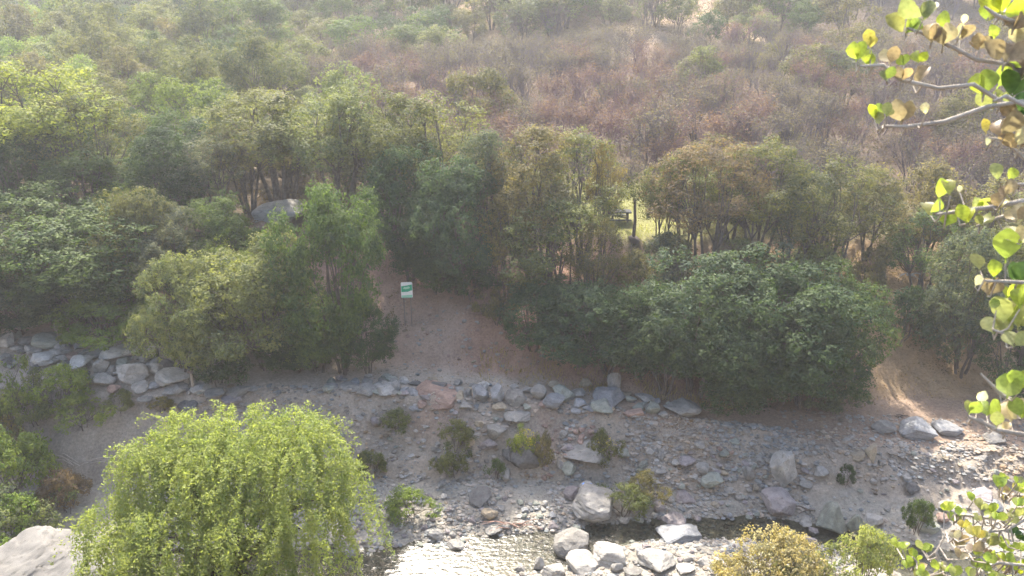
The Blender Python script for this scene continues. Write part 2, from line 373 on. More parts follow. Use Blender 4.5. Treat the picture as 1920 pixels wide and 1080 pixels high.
# ------------------------------------------------------------------ rocks
def ico(sub):
    import bmesh
    bm = bmesh.new(); bmesh.ops.create_icosphere(bm, subdivisions=sub, radius=1.0)
    bm.verts.ensure_lookup_table()
    v = np.array([x.co[:] for x in bm.verts]); f = np.array([[w.index for w in q.verts] for q in bm.faces]); bm.free()
    return v / np.linalg.norm(v, axis=1)[:, None], f
ICO = {s: ico(s) for s in (1, 2, 3, 4, 5)}
def n3(p, s):
    return (vnoise(p[:, 0] + 3.1 * p[:, 2], p[:, 1] - 1.7 * p[:, 2], s) + vnoise(p[:, 1] + 5.3, p[:, 2] + 2.1 * p[:, 0], s + 5) + vnoise(p[:, 2] - 7.7, p[:, 0] + 1.3 * p[:, 1], s + 9)) / 1.5
def rock_verts(seed, sub, planes=13, sharp=16.0, rough=.06, strata=0.0):
    g = np.random.default_rng(seed); u, f = ICO[sub]
    n = g.normal(size=(planes, 3)); n /= np.linalg.norm(n, axis=1)[:, None]
    d = g.uniform(.52, .95, planes)
    k = np.maximum(u @ n.T, 0) / d                                # 1/r for every plane
    inv = (np.sum(k ** sharp, 1) + (1 / 1.12) ** sharp) ** (1 / sharp)
    v = u / inv[:, None]
    v = v * (1 + rough * n3(v * 2.2, seed)[:, None] + rough * .6 * n3(v * 5.5, seed + 3)[:, None] + (rough * .35 * n3(v * 13, seed + 6)[:, None] if sub > 3 else 0))
    if strata: v = v * (1 + strata * (np.sin(v @ g.normal(size=3) * 16 + 3 * n3(v * 2, seed + 8)) > .55)[:, None] * -1.0)
    v = v / np.abs(v).max(0)
    return v, f
M_RK = [mesh_np('boulder_shape', *rock_verts(100 + i, 4, R.choice([10, 12, 14, 18]), R.choice([50, 70, 90]), .075), M_ROCK, False) for i in range(16)]
M_RKH = [mesh_np('large_boulder_shape', *rock_verts(200 + i, 4, [11, 14, 10, 13, 9, 16, 12, 15][i % 8], [70, 90, 80, 110, 60, 80, 90, 70][i % 8], .075, .012 * (i % 2)), M_ROCK, False) for i in range(16)]
RC = {'grey': (.232, .224, .208), 'pale grey': (.29, .28, .26), 'dark grey': (.138, .135, .132), 'blue grey': (.215, .222, .232), 'greenish grey': (.23, .244, .212),
      'purple grey': (.24, .215, .215), 'tan': (.30, .255, .19), 'reddish': (.29, .205, .17), 'white': (.40, .385, .36)}
ROCKS = []
def rock(px, bot, w, hh, colr='grey', zone='', form=None, hero=None, rz=None, tilt=0.0, lab=None, sink=.22, deep=None, name='boulder'):
    x, y, z, mpp = at(px, bot - hh * .12)
    W = w * mpp; Hh = hh * mpp * 1.0
    hero = (w >= 44) if hero is None else hero
    me = R.choice(M_RKH if hero else M_RK)
    dp = W * (deep or R.uniform(.65, .95))
    # height seen from about thirty degrees above: part of the outline is the top face
    Hz = max(.34 * W, Hh * 1.08 - .22 * dp) if hh / w < .95 else Hh * 1.05
    o = ob(name, me, None, (x, y + dp * .42, 0), (R.uniform(-.12, .12), tilt + R.uniform(-.08, .08), R.uniform(0, 6.28) if rz is None else rz), (W / 2, W / 2, Hz / 2 * 1.15))
    # the unit shape is turned about z, so use an even footprint there
    o.scale = (W / 2, max(dp, .7 * W) / 2 if rz is not None else W / 2, Hz / 2 * 1.15)
    o.location.z = H1(x, y + dp * .42) + Hz * (.5 - sink)
    c = RC[colr]; j = R.uniform(.85, 1.15); o.color = (c[0] * j, c[1] * j, c[2] * j, 1)
    ROCKS.append(dict(o=o, px=px, py=bot, w=w, h=hh, c=colr, zone=zone, form=form, lab=lab))
    return o
PILE = 'heap'
for a in [(12, 661, 34, 30, 'white'), (15, 648, 36, 20, 'grey'), (34, 641, 13, 15, 'greenish grey', 'pointed'), (44, 652, 26, 15, 'grey'), (81, 664, 72, 33, 'greenish grey'), (37, 661, 17, 12, 'grey'),
          (38, 668, 17, 12, 'grey'), (61, 673, 36, 18, 'grey'), (146, 665, 32, 20, 'blue grey'), (75, 694, 56, 28, 'white'), (110, 674, 38, 13, 'pale grey', 'flat'), (112, 689, 26, 21, 'pale grey'),
          (133, 683, 28, 17, 'reddish'), (149, 677, 20, 13, 'grey'), (122, 686, 13, 10, 'reddish'), (143, 706, 54, 31, 'white'), (171, 684, 34, 19, 'pale grey'), (168, 690, 17, 13, 'pale grey'),
          (191, 671, 34, 15, 'greenish grey', 'flat'), (213, 673, 32, 13, 'grey', 'flat'), (213, 690, 76, 23, 'white', 'flat'), (190, 711, 30, 29, 'pale grey'), (210, 710, 22, 21, 'grey'),
          (242, 732, 58, 48, 'pale grey'), (192, 735, 42, 31, 'pale grey'), (173, 723, 22, 18, 'grey'), (289, 717, 40, 33, 'pale grey'), (259, 752, 36, 27, 'pale grey'), (285, 680, 22, 27, 'pale grey', 'upright'),
          (255, 680, 26, 15, 'grey'), (271, 688, 24, 17, 'grey'), (258, 694, 20, 12, 'pale grey'), (278, 693, 16, 11, 'grey'), (212, 747, 26, 17, 'reddish'), (321, 734, 68, 35, 'pale grey'),
          (310, 702, 42, 25, 'dark grey'), (338, 710, 42, 23, 'dark grey'), (378, 729, 32, 19, 'grey'), (240, 682, 20, 12, 'grey'), (302, 692, 20, 14, 'dark grey'), (266, 716, 18, 13, 'blue grey'),
          (226, 712, 18, 13, 'grey'), (95, 676, 22, 13, 'grey'), (5, 686, 24, 18, 'grey'), (230, 678, 20, 11, 'pale grey'), (160, 668, 16, 11, 'grey'), (180, 662, 18, 11, 'dark grey'), (122, 660, 20, 12, 'dark grey'),
          (150, 722, 24, 15, 'pale grey'), (340, 722, 22, 14, 'blue grey'), (288, 738, 24, 16, 'blue grey')]:
    rock(*a[:5], zone=PILE, form=a[5] if len(a) > 5 else None, sink=.12)
for a in [(330, 765, 52, 18, 'grey', 'flat'), (372, 750, 48, 20, 'pale grey', 'flat'), (440, 757, 58, 22, 'grey', 'flat'), (400, 768, 50, 18, 'grey', 'flat'), (470, 752, 32, 13, 'grey'), (352, 780, 44, 16, 'dark grey', 'flat'),
          (300, 775, 34, 16, 'grey'), (430, 775, 40, 16, 'purple grey', 'flat'), (270, 770, 30, 14, 'grey')]:
    rock(*a[:5], zone='shelf', form=a[5] if len(a) > 5 else None, sink=.35)
ROW = 'row'
for a in [(618, 739, 32, 15, 'grey'), (652, 740, 42, 18, 'grey'), (682, 757, 46, 27, 'grey'), (720, 762, 52, 26, 'pale grey'), (690, 713, 21, 11, 'pale grey'), (686, 726, 26, 15, 'grey'), (713, 737, 36, 21, 'grey'),
          (737, 730, 26, 19, 'grey'), (728, 739, 22, 12, 'pale grey'), (755, 724, 24, 18, 'pale grey', 'upright'), (776, 727, 26, 13, 'dark grey'), (756, 742, 22, 17, 'blue grey'), (773, 743, 28, 17, 'blue grey'),
          (741, 746, 16, 11, 'grey'), (822, 738, 36, 19, 'dark grey'), (800, 738, 18, 15, 'grey'), (811, 720, 22, 9, 'tan', 'flat'), (859, 727, 22, 13, 'grey'), (846, 739, 14, 13, 'pale grey'), (861, 746, 22, 19, 'pale grey'),
          (907, 736, 24, 21, 'white'), (900, 762, 42, 37, 'blue grey'), (877, 744, 16, 15, 'grey'), (932, 774, 36, 39, 'blue grey', 'upright'), (968, 772, 44, 37, 'grey'), (938, 784, 30, 19, 'tan'),
          (872, 787, 26, 17, 'grey'), (970, 802, 50, 22, 'grey', 'flat'), (966, 732, 22, 11, 'pale grey'), (1010, 758, 30, 33, 'grey'), (1038, 739, 30, 24, 'tan', 'slanting'), (1056, 760, 42, 35, 'greenish grey'),
          (1039, 779, 44, 31, 'blue grey'), (1087, 754, 38, 21, 'grey'), (1085, 775, 30, 23, 'blue grey'), (1147, 769, 68, 36, 'blue grey'), (1134, 787, 52, 29, 'greenish grey'), (1178, 745, 20, 10, 'tan', 'flat'),
          (1213, 762, 40, 20, 'pale grey'), (1196, 774, 26, 15, 'greenish grey'), (1223, 785, 32, 28, 'greenish grey'), (1243, 789, 20, 13, 'pale grey'), (1282, 789, 78, 34, 'grey'), (1098, 729, 26, 15, 'tan'),
          (990, 742, 26, 16, 'grey'), (885, 732, 18, 12, 'grey'), (930, 734, 18, 10, 'blue grey'), (1115, 765, 24, 16, 'grey'), (1020, 776, 22, 14, 'reddish'), (790, 774, 20, 15, 'reddish'), (775, 787, 20, 15, 'blue grey'), (700, 744, 20, 12, 'grey')]:
    rock(*a[:5], zone=ROW, form=a[5] if len(a) > 5 else None, sink=.16)
for k in range(58):
    px = R.uniform(604, 1262); yb = np.interp(px, [600, 760, 960, 1150, 1300], [742, 748, 770, 780, 796]) + R.uniform(-28, 12)
    w = R.uniform(11, 25); rock(px, yb, w, w * R.uniform(.5, .85), R.choice(['grey', 'pale grey', 'blue grey', 'greenish grey', 'purple grey', 'tan']), ROW, sink=.18)
for k in range(46):
    px = R.uniform(0, 380); yb = R.uniform(np.interp(px, [0, 150, 380], [650, 660, 700]), np.interp(px, [0, 150, 380], [690, 735, 755]))
    w = R.uniform(12, 28); rock(px, yb, w, w * R.uniform(.5, .85), R.choice(['grey', 'pale grey', 'white', 'greenish grey', 'dark grey']), PILE, sink=.15)
rock(1151, 741, 30, 40, 'pale grey', ROW, hero=True, sink=.1, lab='pale grey boulder standing upright and pointed above the row by the track')
rock(820, 772, 112, 32, 'reddish', ROW, sink=.5, rz=0, lab='broad flat reddish slab set in the bank below the boulder row')
rock(1192, 791, 46, 15, 'reddish', ROW, sink=.35, rz=0.1, lab='low reddish slab under the pale green boulder of the row')
BANK = 'bank'
for a in [(703, 813, 28, 21, 'purple grey'), (673, 796, 18, 11, 'grey'), (898, 806, 18, 15, 'tan'), (893, 834, 18, 13, 'pale grey'), (881, 849, 20, 21, 'tan'), (915, 868, 38, 25, 'purple grey'), (928, 842, 42, 38, 'grey'),
          (879, 904, 16, 13, 'pale grey'), (949, 906, 26, 23, 'grey'), (752, 902, 14, 10, 'pale grey'), (1057, 829, 16, 15, 'pale grey'), (1066, 852, 28, 21, 'purple grey'), (1067, 911, 40, 28, 'greenish grey'),
          (1100, 899, 82, 42, 'grey'), (1050, 886, 24, 17, 'grey'), (985, 906, 62, 52, 'dark grey'), (955, 880, 40, 30, 'dark grey'), (1404, 906, 28, 29, 'grey'), (1339, 933, 48, 31, 'greenish grey'),
          (1469, 929, 60, 64, 'pale grey'), (1513, 921, 26, 15, 'grey'), (1285, 946, 38, 23, 'purple grey'), (1320, 893, 30, 18, 'grey'), (1290, 888, 34, 20, 'purple grey'), (1218, 862, 22, 14, 'pale grey'),
          (1170, 868, 26, 18, 'greenish grey'), (1240, 900, 28, 16, 'grey'), (1360, 870, 24, 16, 'greenish grey'), (1378, 843, 20, 13, 'greenish grey'), (1275, 850, 20, 12, 'grey'), (1310, 858, 24, 16, 'grey'), (1540, 905, 30, 18, 'grey'), (1425, 870, 22, 14, 'grey')]:
    rock(*a[:5], zone=BANK, form=a[5] if len(a) > 5 else None, sink=.3)
TRK = 'trackside'
for a in [(1635, 871, 24, 34, 'tan', 'upright'), (1613, 874, 32, 19, 'tan'), (1631, 880, 13, 11, 'pale grey'), (1656, 879, 16, 13, 'grey'), (1661, 818, 44, 24, 'grey'), (1732, 834, 74, 44, 'blue grey'), (1782, 821, 62, 30, 'blue grey'),
          (1870, 838, 46, 26, 'grey'), (1715, 933, 26, 24, 'dark grey'), (1795, 978, 54, 28, 'pale grey'), (1852, 948, 54, 34, 'purple grey'), (1862, 968, 44, 24, 'blue grey'), (1742, 1004, 54, 34, 'greenish grey'),
          (1772, 987, 26, 22, 'reddish'), (1645, 993, 42, 26, 'pale grey'), (1602, 1014, 32, 44, 'greenish grey'), (1566, 1016, 58, 60, 'greenish grey'), (1465, 988, 82, 52, 'purple grey'), (1512, 992, 30, 18, 'grey'),
          (1525, 1010, 26, 18, 'purple grey'), (1548, 1040, 34, 20, 'grey'), (1690, 872, 18, 10, 'grey'), (1775, 872, 16, 10, 'tan'), (1845, 868, 20, 11, 'grey'), (1700, 905, 24, 12, 'grey'), (1660, 908, 18, 11, 'grey'), (1520, 1032, 44, 26, 'purple grey')]:
    rock(*a[:5], zone=TRK, form=a[5] if len(a) > 5 else None, sink=.22)
RIV = 'stream'
for a in [(1113, 995, 106, 62, 'pale grey'), (1074, 939, 36, 23, 'purple grey'), (1075, 1058, 92, 66, 'grey'), (1083, 1060, 36, 30, 'grey'), (1145, 1066, 70, 42, 'pale grey'), (1011, 1076, 26, 38, 'pale grey', 'upright'),
          (1040, 1086, 46, 34, 'pale grey'), (1098, 1086, 82, 38, 'pale grey'), (1158, 1078, 30, 24, 'pale grey'), (1237, 1074, 70, 40, 'pale grey'), (1190, 1090, 42, 28, 'grey'), (1283, 1024, 96, 26, 'blue grey', 'flat'),
          (1262, 1000, 52, 16, 'purple grey', 'flat'), (1216, 1006, 14, 10, 'pale grey'), (1170, 986, 18, 13, 'pale grey'), (1238, 964, 28, 17, 'purple grey'), (1037, 995, 20, 15, 'purple grey'), (1082, 1000, 18, 13, 'greenish grey'),
          (903, 952, 50, 28, 'dark grey'), (917, 982, 32, 25, 'tan'), (925, 1010, 36, 19, 'pale grey'), (815, 1016, 34, 17, 'grey'), (687, 954, 34, 27, 'dark grey'), (660, 1051, 28, 21, 'blue grey'), (853, 1039, 36, 16, 'grey'),
          (827, 918, 24, 15, 'grey'), (975, 1078, 24, 22, 'pale grey'), (1205, 1054, 30, 20, 'blue grey'), (1320, 1062, 24, 16, 'pale grey'), (1365, 1058, 22, 14, 'grey'), (1290, 1082, 40, 22, 'white'), (950, 995, 20, 12, 'grey'), (985, 965, 18, 11, 'blue grey')]:
    rock(*a[:5], zone=RIV, form=a[5] if len(a) > 5 else None, sink=.25)
graf = rock(1103, 936, 34, 28, 'pale grey', RIV, hero=True, sink=.15, lab='pale boulder with a sky blue painted patch behind the largest stream boulder')
big = rock(524, 440, 108, 62, 'grey', 'wood', sink=.2, rz=0, tilt=-.2, lab='big smooth grey boulder among the trees on the slope')
# label every boulder by its look and its place in its group
ZTXT = {'heap': ('in the heap under the trees', 'boulder heap under the trees'), 'shelf': ('on the ledge below the heap', 'rocks on the ledge below the heap'),
        'row': ('in the row along the track', 'boulder row along the track'), 'bank': ('in the earth bank', 'rocks set in the earth bank'),
        'trackside': ('by the track\'s open end', 'rocks by the open end of the track'), 'stream': ('in the stream bed', 'boulders in the stream bed')}
def label_rocks():
    for zn, (txt, grp) in ZTXT.items():
        rs = sorted([r for r in ROCKS if r['zone'] == zn], key=lambda r: r['px'])
        cnt = {}
        def key(r):
            f = r['form'] or ('flat' if r['w'] / r['h'] > 2.3 else 'large' if r['w'] >= 58 else 'small' if r['w'] <= 20 else 'rounded')
            return f, r['c']
        for r in rs: cnt.setdefault(key(r), []).append(r)
        for (f, c), lst in cnt.items():
            for i, r in enumerate(lst):
                pos = '' if len(lst) == 1 else f', {ordinal(i)} such from the left'
                only = 'only ' if len(lst) == 1 else ''
                tag(r['o'], r['lab'] or f'{only}{f} {c} boulder {txt}{pos}', 'boulder', grp)
    for r in ROCKS:
        if 'label' not in r['o']: tag(r['o'], r['lab'], 'boulder')
label_rocks()
# blue paint on the boulder: a thin flake laid on its face
blue = plain_mat('blue_paint', (.16, .33, .75), .7)
def paint_patch(o, mat):
    me = o.data; vs = np.array([v.co[:] for v in me.vertices]); ev = Matrix.LocRotScale(o.location, o.rotation_euler, o.scale)
    w = np.array([(ev @ Vector(v))[:] for v in vs]); c = np.array(o.location)
    view = np.array([0, 0, CAM_H]) - c; view /= np.linalg.norm(view)
    up = np.array([0, 0, 1.]); rt = np.cross(up, view); rt /= np.linalg.norm(rt); up2 = np.cross(view, rt)
    keep = []
    for p in me.polygons:
        m = w[list(p.vertices)].mean(0) - c
        if m @ view > 0 and abs(m @ rt + .06) < .24 and abs(m @ up2 - .08) < .24: keep.append(list(p.vertices))
    used = sorted({i for k in keep for i in k}); ix = {v: i for i, v in enumerate(used)}
    V2 = np.array([vs[i] * 1.012 for i in used])
    ch = ob('paint_patch', mesh_np('paint_patch', V2, np.array([[ix[i] for i in k] for k in keep]), mat, True), o)
    ch['label'] = 'sky blue painted patch'
paint_patch(graf, blue)

# pale rock outcrop on the near bank, lower corner
ICO[6] = ico(6)
v, f = rock_verts(611, 6, 12, 26, .07)
def crack(v):
    q = np.stack([v[:, 0] * 3.2 + .5 * n3(v * 3, 5), v[:, 2] * 5 + v[:, 1] * 2.2 + .5 * n3(v * 3, 8)], 1)
    a = np.abs(vnoise(q[:, 0], q[:, 1] * 1.6, 3)); b = np.abs(vnoise(q[:, 0] * 2.3 + 7, q[:, 1] * 3.1, 6))
    return -.05 * np.exp(-(a / .035) ** 2) - .03 * np.exp(-(b / .04) ** 2) + .035 * np.floor(3 * (vnoise(q[:, 0] * .9, q[:, 1] * .8, 12) + .5)) / 3
v = v * (1 + crack(v) + .02 * n3(v * 20, 4))[:, None]
oc = ob('rock_outcrop', mesh_np('rock_outcrop', v, f, M_ROCK, True), None, (-21.8, 28, 1.9), (0.1, -.40, .12), (5.6, 3.4, 1.75), (.15, .146, .138))
tag(oc, 'large pale cracked rock outcrop on the near bank beside the willow', 'rock')

# ---- cobbles: those one can pick out singly, then the gravel as one mass
M_CB = [mesh_np('stone_shape', *rock_verts(300 + i, 2, R.choice([9, 11, 14]), R.choice([40, 60]), .06), M_ROCK, False) for i in range(12)]
STONES = []
def scatter_stones(n, poly, smin, smax, cols, name, label, group):
    got = 0; tries = 0
    while got < n and tries < n * 30:
        tries += 1
        px = R.uniform(poly[0], poly[2]); py = R.uniform(poly[1], poly[3])
        if any(abs(px - r['px']) < r['w'] * .5 and -r['h'] * .9 < py - r['py'] < 4 for r in ROCKS): continue
        x, y, z, mpp = at(px, py)
        if z < -.12: continue
        s = R.uniform(smin, smax) ** 1.0 * mpp / 2
        c = R.choice(cols); cc = RC[c]; j = R.uniform(.8, 1.2)
        o = ob(name, R.choice(M_CB), None, (x, y, z + s * .25), (R.uniform(-.3, .3), R.uniform(-.3, .3), R.uniform(0, 6.28)), (s * R.uniform(.8, 1.25), s, s * R.uniform(.45, .75)), tuple(q * j for q in cc))
        STONES.append((o, px, c, label, group)); got += 1
G = ['grey', 'pale grey', 'purple grey', 'greenish grey']
scatter_stones(46, (1000, 800, 1140, 905), 8, 16, ['reddish', 'reddish', 'purple grey', 'tan'], 'loose_stone', '{} stone in the rubble below the boulder row', 'rubble below the boulder row')
scatter_stones(78, (1160, 850, 1520, 950), 9, 20, G + ['greenish grey', 'tan'], 'loose_stone', '{} stone on the slope above the pool', 'rubble slope above the pool')
scatter_stones(26, (1320, 800, 1400, 880), 7, 13, ['reddish', 'tan', 'grey'], 'loose_stone', '{} stone in the spill at the track edge', 'stone spill at the track edge')
scatter_stones(50, (620, 770, 990, 900), 7, 15, G, 'loose_stone', '{} small stone on the earth bank', 'loose stones on the earth bank')
scatter_stones(40, (1590, 840, 1910, 960), 7, 15, G + ['tan'], 'loose_stone', '{} stone on the flat by the track end', 'loose stones on the sandy flat')
scatter_stones(90, (660, 930, 1060, 1078), 8, 17, G + ['blue grey'], 'cobble', '{} cobble on the gravel bar', 'cobbles on the gravel bar')
scatter_stones(60, (1050, 960, 1480, 1078), 8, 18, G + ['blue grey'], 'cobble', '{} cobble around the dark pool', 'cobbles round the dark pool')
scatter_stones(18, (750, 580, 940, 700), 6, 11, ['tan', 'pale grey', 'reddish'], 'loose_stone', '{} stone on the slope below the sign', 'loose stones below the sign')
def label_stones():
    by = {}
    for o, px, c, label, group in STONES: by.setdefault((c, label, group), []).append((px, o))
    for (c, label, group), lst in by.items():
        lst.sort(key=lambda q: q[0])
        for i, (px, o) in enumerate(lst): tag(o, label.format(c) + (f', {ordinal(i)} such from the left' if len(lst) > 1 else ''), 'stone', group)
label_stones()
def gravel(name, label, n, regions, smin, smax, mat):
    us, fs = ICO[1]; Vs = []; Fs = []; T = []; k = 0
    shapes = [rock_verts(400 + i, 1, 7, 8, .05)[0] for i in range(10)]
    for (x0, y0, x1, y1, fr, cond) in regions:
        m = int(n * fr); X = rng.uniform(x0, x1, m); Y = rng.uniform(y0, y1, m)
        ok = cond(X, Y) if cond else np.ones(m, bool)
        dens = fbm(X / 1.5, Y / 1.2, 71, 3) + rng.uniform(-.5, .6, m) > 0
        X = X[ok & dens]; Y = Y[ok & dens]; Z = h(X, Y)
        S = smin * (smax / smin) ** (rng.random(len(X)) ** 2.2)
        for x, y, z, s in zip(X, Y, Z, S):
            v = shapes[rng.integers(10)]; a = rng.uniform(0, 6.28); c_, s_ = math.cos(a), math.sin(a)
            q = v * [s * rng.uniform(.8, 1.3), s, s * rng.uniform(.4, .7)]
            q = np.stack([q[:, 0] * c_ - q[:, 1] * s_, q[:, 0] * s_ + q[:, 1] * c_, q[:, 2]], 1) + [x, y, z + s * .15]
            Vs.append(q); Fs.append(fs + k); k += len(q)
            b = rng.uniform(.6, 1.35); w = rng.uniform(-.025, .03); base = .215 * b
            if name.endswith('rubble'): w = w + .03 * max(0, math.sin(x * .7 + 1))
            T.append(np.tile([base * 1.06 + w, base, base * .9 - w * .8, 1], (len(q), 1)))
    me = mesh_np(name, np.concatenate(Vs), np.concatenate(Fs), mat, False, {'soil': np.concatenate(T)})
    tag(ob(name, me), label, kind='stuff')
M_GRAVEL = noise_mat('gravel_tone', (.8, .8, .8), (1.15, 1.15, 1.15), 8, .85, .2)
def attr_mat(name, attr):
    m, ns, ls = new_mat(name); a = nd(ns, 'ShaderNodeAttribute', attribute_name=attr)
    p = nd(ns, 'ShaderNodeBsdfPrincipled', Roughness=.8); p.inputs['Specular IOR Level'].default_value = .3; ls.new(a.outputs['Color'], p.inputs['Base Color'])
    o = nd(ns, 'ShaderNodeOutputMaterial'); ls.new(p.outputs[0], o.inputs[0]); return m
M_GRAVEL = attr_mat('gravel_stones', 'soil')
inbed = lambda X, Y: Y < np.interp(X, XK, TOEY) + .3
onbank = lambda X, Y: (Y > np.interp(X, XK, TOEY)) & (Y < np.interp(X, XK, LIPY) + .8)
gravel('gravel', 'fine grey gravel covering the stream bed', 26000, [(-9, 30.4, 16, 38.4, .75, inbed), (12, 30.5, 30, 36.5, .12, inbed), (-9, 30.4, 3, 33.8, .12, None)], .035, .16, M_GRAVEL)
gravel('bank_rubble', 'small stones littering the earth bank and track edge', 26000, [(-18, 37.5, 30, 42.2, .8, onbank), (3, 36.5, 16, 41, .35, onbank), (-8, 43, 2, 52, .04, None), (16, 37, 31, 43, .12, None)], .03, .19, M_GRAVEL)

# ------------------------------------------------------------------ foliage builders
def unit(n):
    v = rng.normal(size=(n, 3)); return v / np.linalg.norm(v, axis=1)[:, None]
def leaves(P, N, size, tint, aspect=.55, bend=.18, rand=.45):
    """Leaf blades (bent diamonds of two triangles) at P, roughly facing N."""
    n = len(P); nn = N + rand * rng.normal(size=(n, 3)); nn /= np.linalg.norm(nn, axis=1)[:, None] + 1e-9
    t = np.cross(nn, unit(n)); t /= np.linalg.norm(t, axis=1)[:, None] + 1e-9; b = np.cross(nn, t)
    s = (size * rng.uniform(.65, 1.35, n))[:, None]
    A = P - t * s * .5; B = P + b * s * aspect * .5 - nn * s * bend * .5; C = P + t * s * .5; D = P - b * s * aspect * .5 - nn * s * bend * .5
    V = np.stack([A, B, C, D], 1).reshape(-1, 3); k = np.arange(n)[:, None] * 4
    F = np.concatenate([k + [0, 1, 2], k + [0, 2, 3]], 1).reshape(-1, 3)
    return V, F, np.repeat(tint, 4)
def crown_mesh(name, W, Hh, lobes, clus, lpc, size, base=.0, lobe_r=.27, top_heavy=.0, mat=None, gap=.0, cl_r=.26):
    """Crown of radius W/2 and height Hh with its lowest leaves at z = base; returns the mesh and the lobe centres."""
    ph = rng.uniform(0, 2 * math.pi, lobes); u = rng.uniform(-.8, 1, lobes)
    if top_heavy: u = np.abs(u) * top_heavy + u * (1 - top_heavy)
    k1, k2 = rng.uniform(0, 6.28, 2)
    lump = 1 + .22 * np.sin(2 * ph + k1) + .16 * np.sin(3 * ph + k2 + 2 * u)            # uneven outline
    rr = np.sqrt(np.maximum(0, 1 - u * u)) * rng.uniform(.5, .92, lobes) * lump
    L = np.stack([np.cos(ph) * rr * W / 2, np.sin(ph) * rr * W / 2, base + Hh * (.5 + u * .5 * rng.uniform(.55, .9, lobes))], 1)
    LR = lobe_r * W * rng.uniform(.5, 1.3, lobes)
    Ps, Ns, Ts = [], [], []
    for c, r in zip(L, LR):
        d = unit(clus); out = c - [0, 0, base + Hh * .42]; out = out / (np.linalg.norm(out) + 1e-6)
        d = d + .55 * out; d /= np.linalg.norm(d, axis=1)[:, None]
        cc = c + d * (r * rng.uniform(.55, 1.05, clus))[:, None] * [1, 1, min(1.0, Hh / W)]
        lt = rng.uniform(-.16, .16)
        ct = .45 + lt + rng.uniform(-.4, .4, clus)
        of = unit(clus * lpc) * rng.uniform(.5, 1.15, clus * lpc)[:, None] + np.repeat(d, lpc, 0) * .35 + [0, 0, .15]
        pp = np.repeat(cc, lpc, 0) + of * cl_r * np.repeat(rng.uniform(.7, 1.4, clus), lpc)[:, None] * [1, 1, .75]
        Ps.append(pp); Ns.append(of + np.repeat(d, lpc, 0) * .4 + [0, 0, .35]); Ts.append(np.clip(np.repeat(ct, lpc) + rng.uniform(-.2, .2, clus * lpc), 0, 1))
    P = np.concatenate(Ps); keep = P[:, 2] > base - .15 * Hh
    P = P[keep]; N = np.concatenate(Ns)[keep]; T = np.concatenate(Ts)[keep]
    V, Fc, TT_ = leaves(P, N, size, T)
    return mesh_np(name, V, Fc, mat or M_LEAF, False, {'tint': TT_}), L, LR
def limbs_mesh(name, L, stems, r0, spread, base_h, mat):
    """Trunk (one or several stems) that forks into tapered limbs, one to every lobe."""
    tb = Tubes()
    st = []
    for i in range(stems):
        a = 2 * math.pi * i / stems + R.uniform(-.4, .4); s = 0 if stems == 1 else spread
        b = np.array([math.cos(a) * s * .3, math.sin(a) * s * .3, -.4]); t = np.array([math.cos(a) * s, math.sin(a) * s, base_h * R.uniform(.85, 1.15)])
        m = (b + t) / 2 + np.array([R.uniform(-.15, .15), R.uniform(-.15, .15), 0])
        tb.add([b, m, t], [r0 * 1.15, r0 * .85, r0 * .65], 7); st.append(t)
    for c in L:
        t = min(st, key=lambda q: np.linalg.norm(q[:2] - c[:2]))
        m = (t * .5 + c * .5) + np.array([R.uniform(-.3, .3), R.uniform(-.3, .3), R.uniform(-.1, .4)])
        tb.add([t, m, c], [r0 * .5, r0 * .32, r0 * .1], 5)
        for k in range(3):
            e = c + np.array([R.uniform(-.8, .8), R.uniform(-.8, .8), R.uniform(-.1, .9)]); s = m * .4 + c * .6
            tb.add([s, (s + e) / 2 + .1, e], [r0 * .2, r0 * .13, r0 * .05], 4)
    return tb.mesh(name, mat)
# species: (crown mesh, trunk mesh, nominal crown width, nominal total height)
SP_ = {}
def species(key, n, W, Hh, base, lobes, clus, lpc, size, stems=3, r0=.14, spread=.5, lobe_r=.27, top=.2, bark=None, cl_r=.26):
    out = []
    for i in range(n):
        cm, L, LR = crown_mesh('crown_' + key, W * R.uniform(.92, 1.08), Hh, lobes, clus, lpc, size, base, lobe_r, top, cl_r=cl_r)
        tm = limbs_mesh('trunk_' + key, L, stems, r0, spread, base + Hh * .12, bark or M_BARK)
        out.append((cm, tm, W, base + Hh))
    SP_[key] = out
species('near', 6, 6.4, 7.6, .3, 34, 46, 20, .155, 4, .12, .6, .19, .1, cl_r=.27)        # dense rounded evergreen down to the ground
species('tall', 4, 6.0, 5.6, 2.9, 26, 42, 17, .14, 6, .13, 1.0, .18, .3, cl_r=.25)       # stems show below the crown
species('airy', 5, 4.6, 6.2, 1.9, 28, 28, 14, .13, 5, .10, .7, .17, .2, cl_r=.27)
species('mid', 9, 5.4, 5.8, .9, 20, 30, 13, .20, 4, .11, .6, .20, .2, cl_r=.32)
species('low', 6, 3.2, 2.4, .0, 18, 26, 14, .115, 4, .05, .3, .19, .2, cl_r=.16)
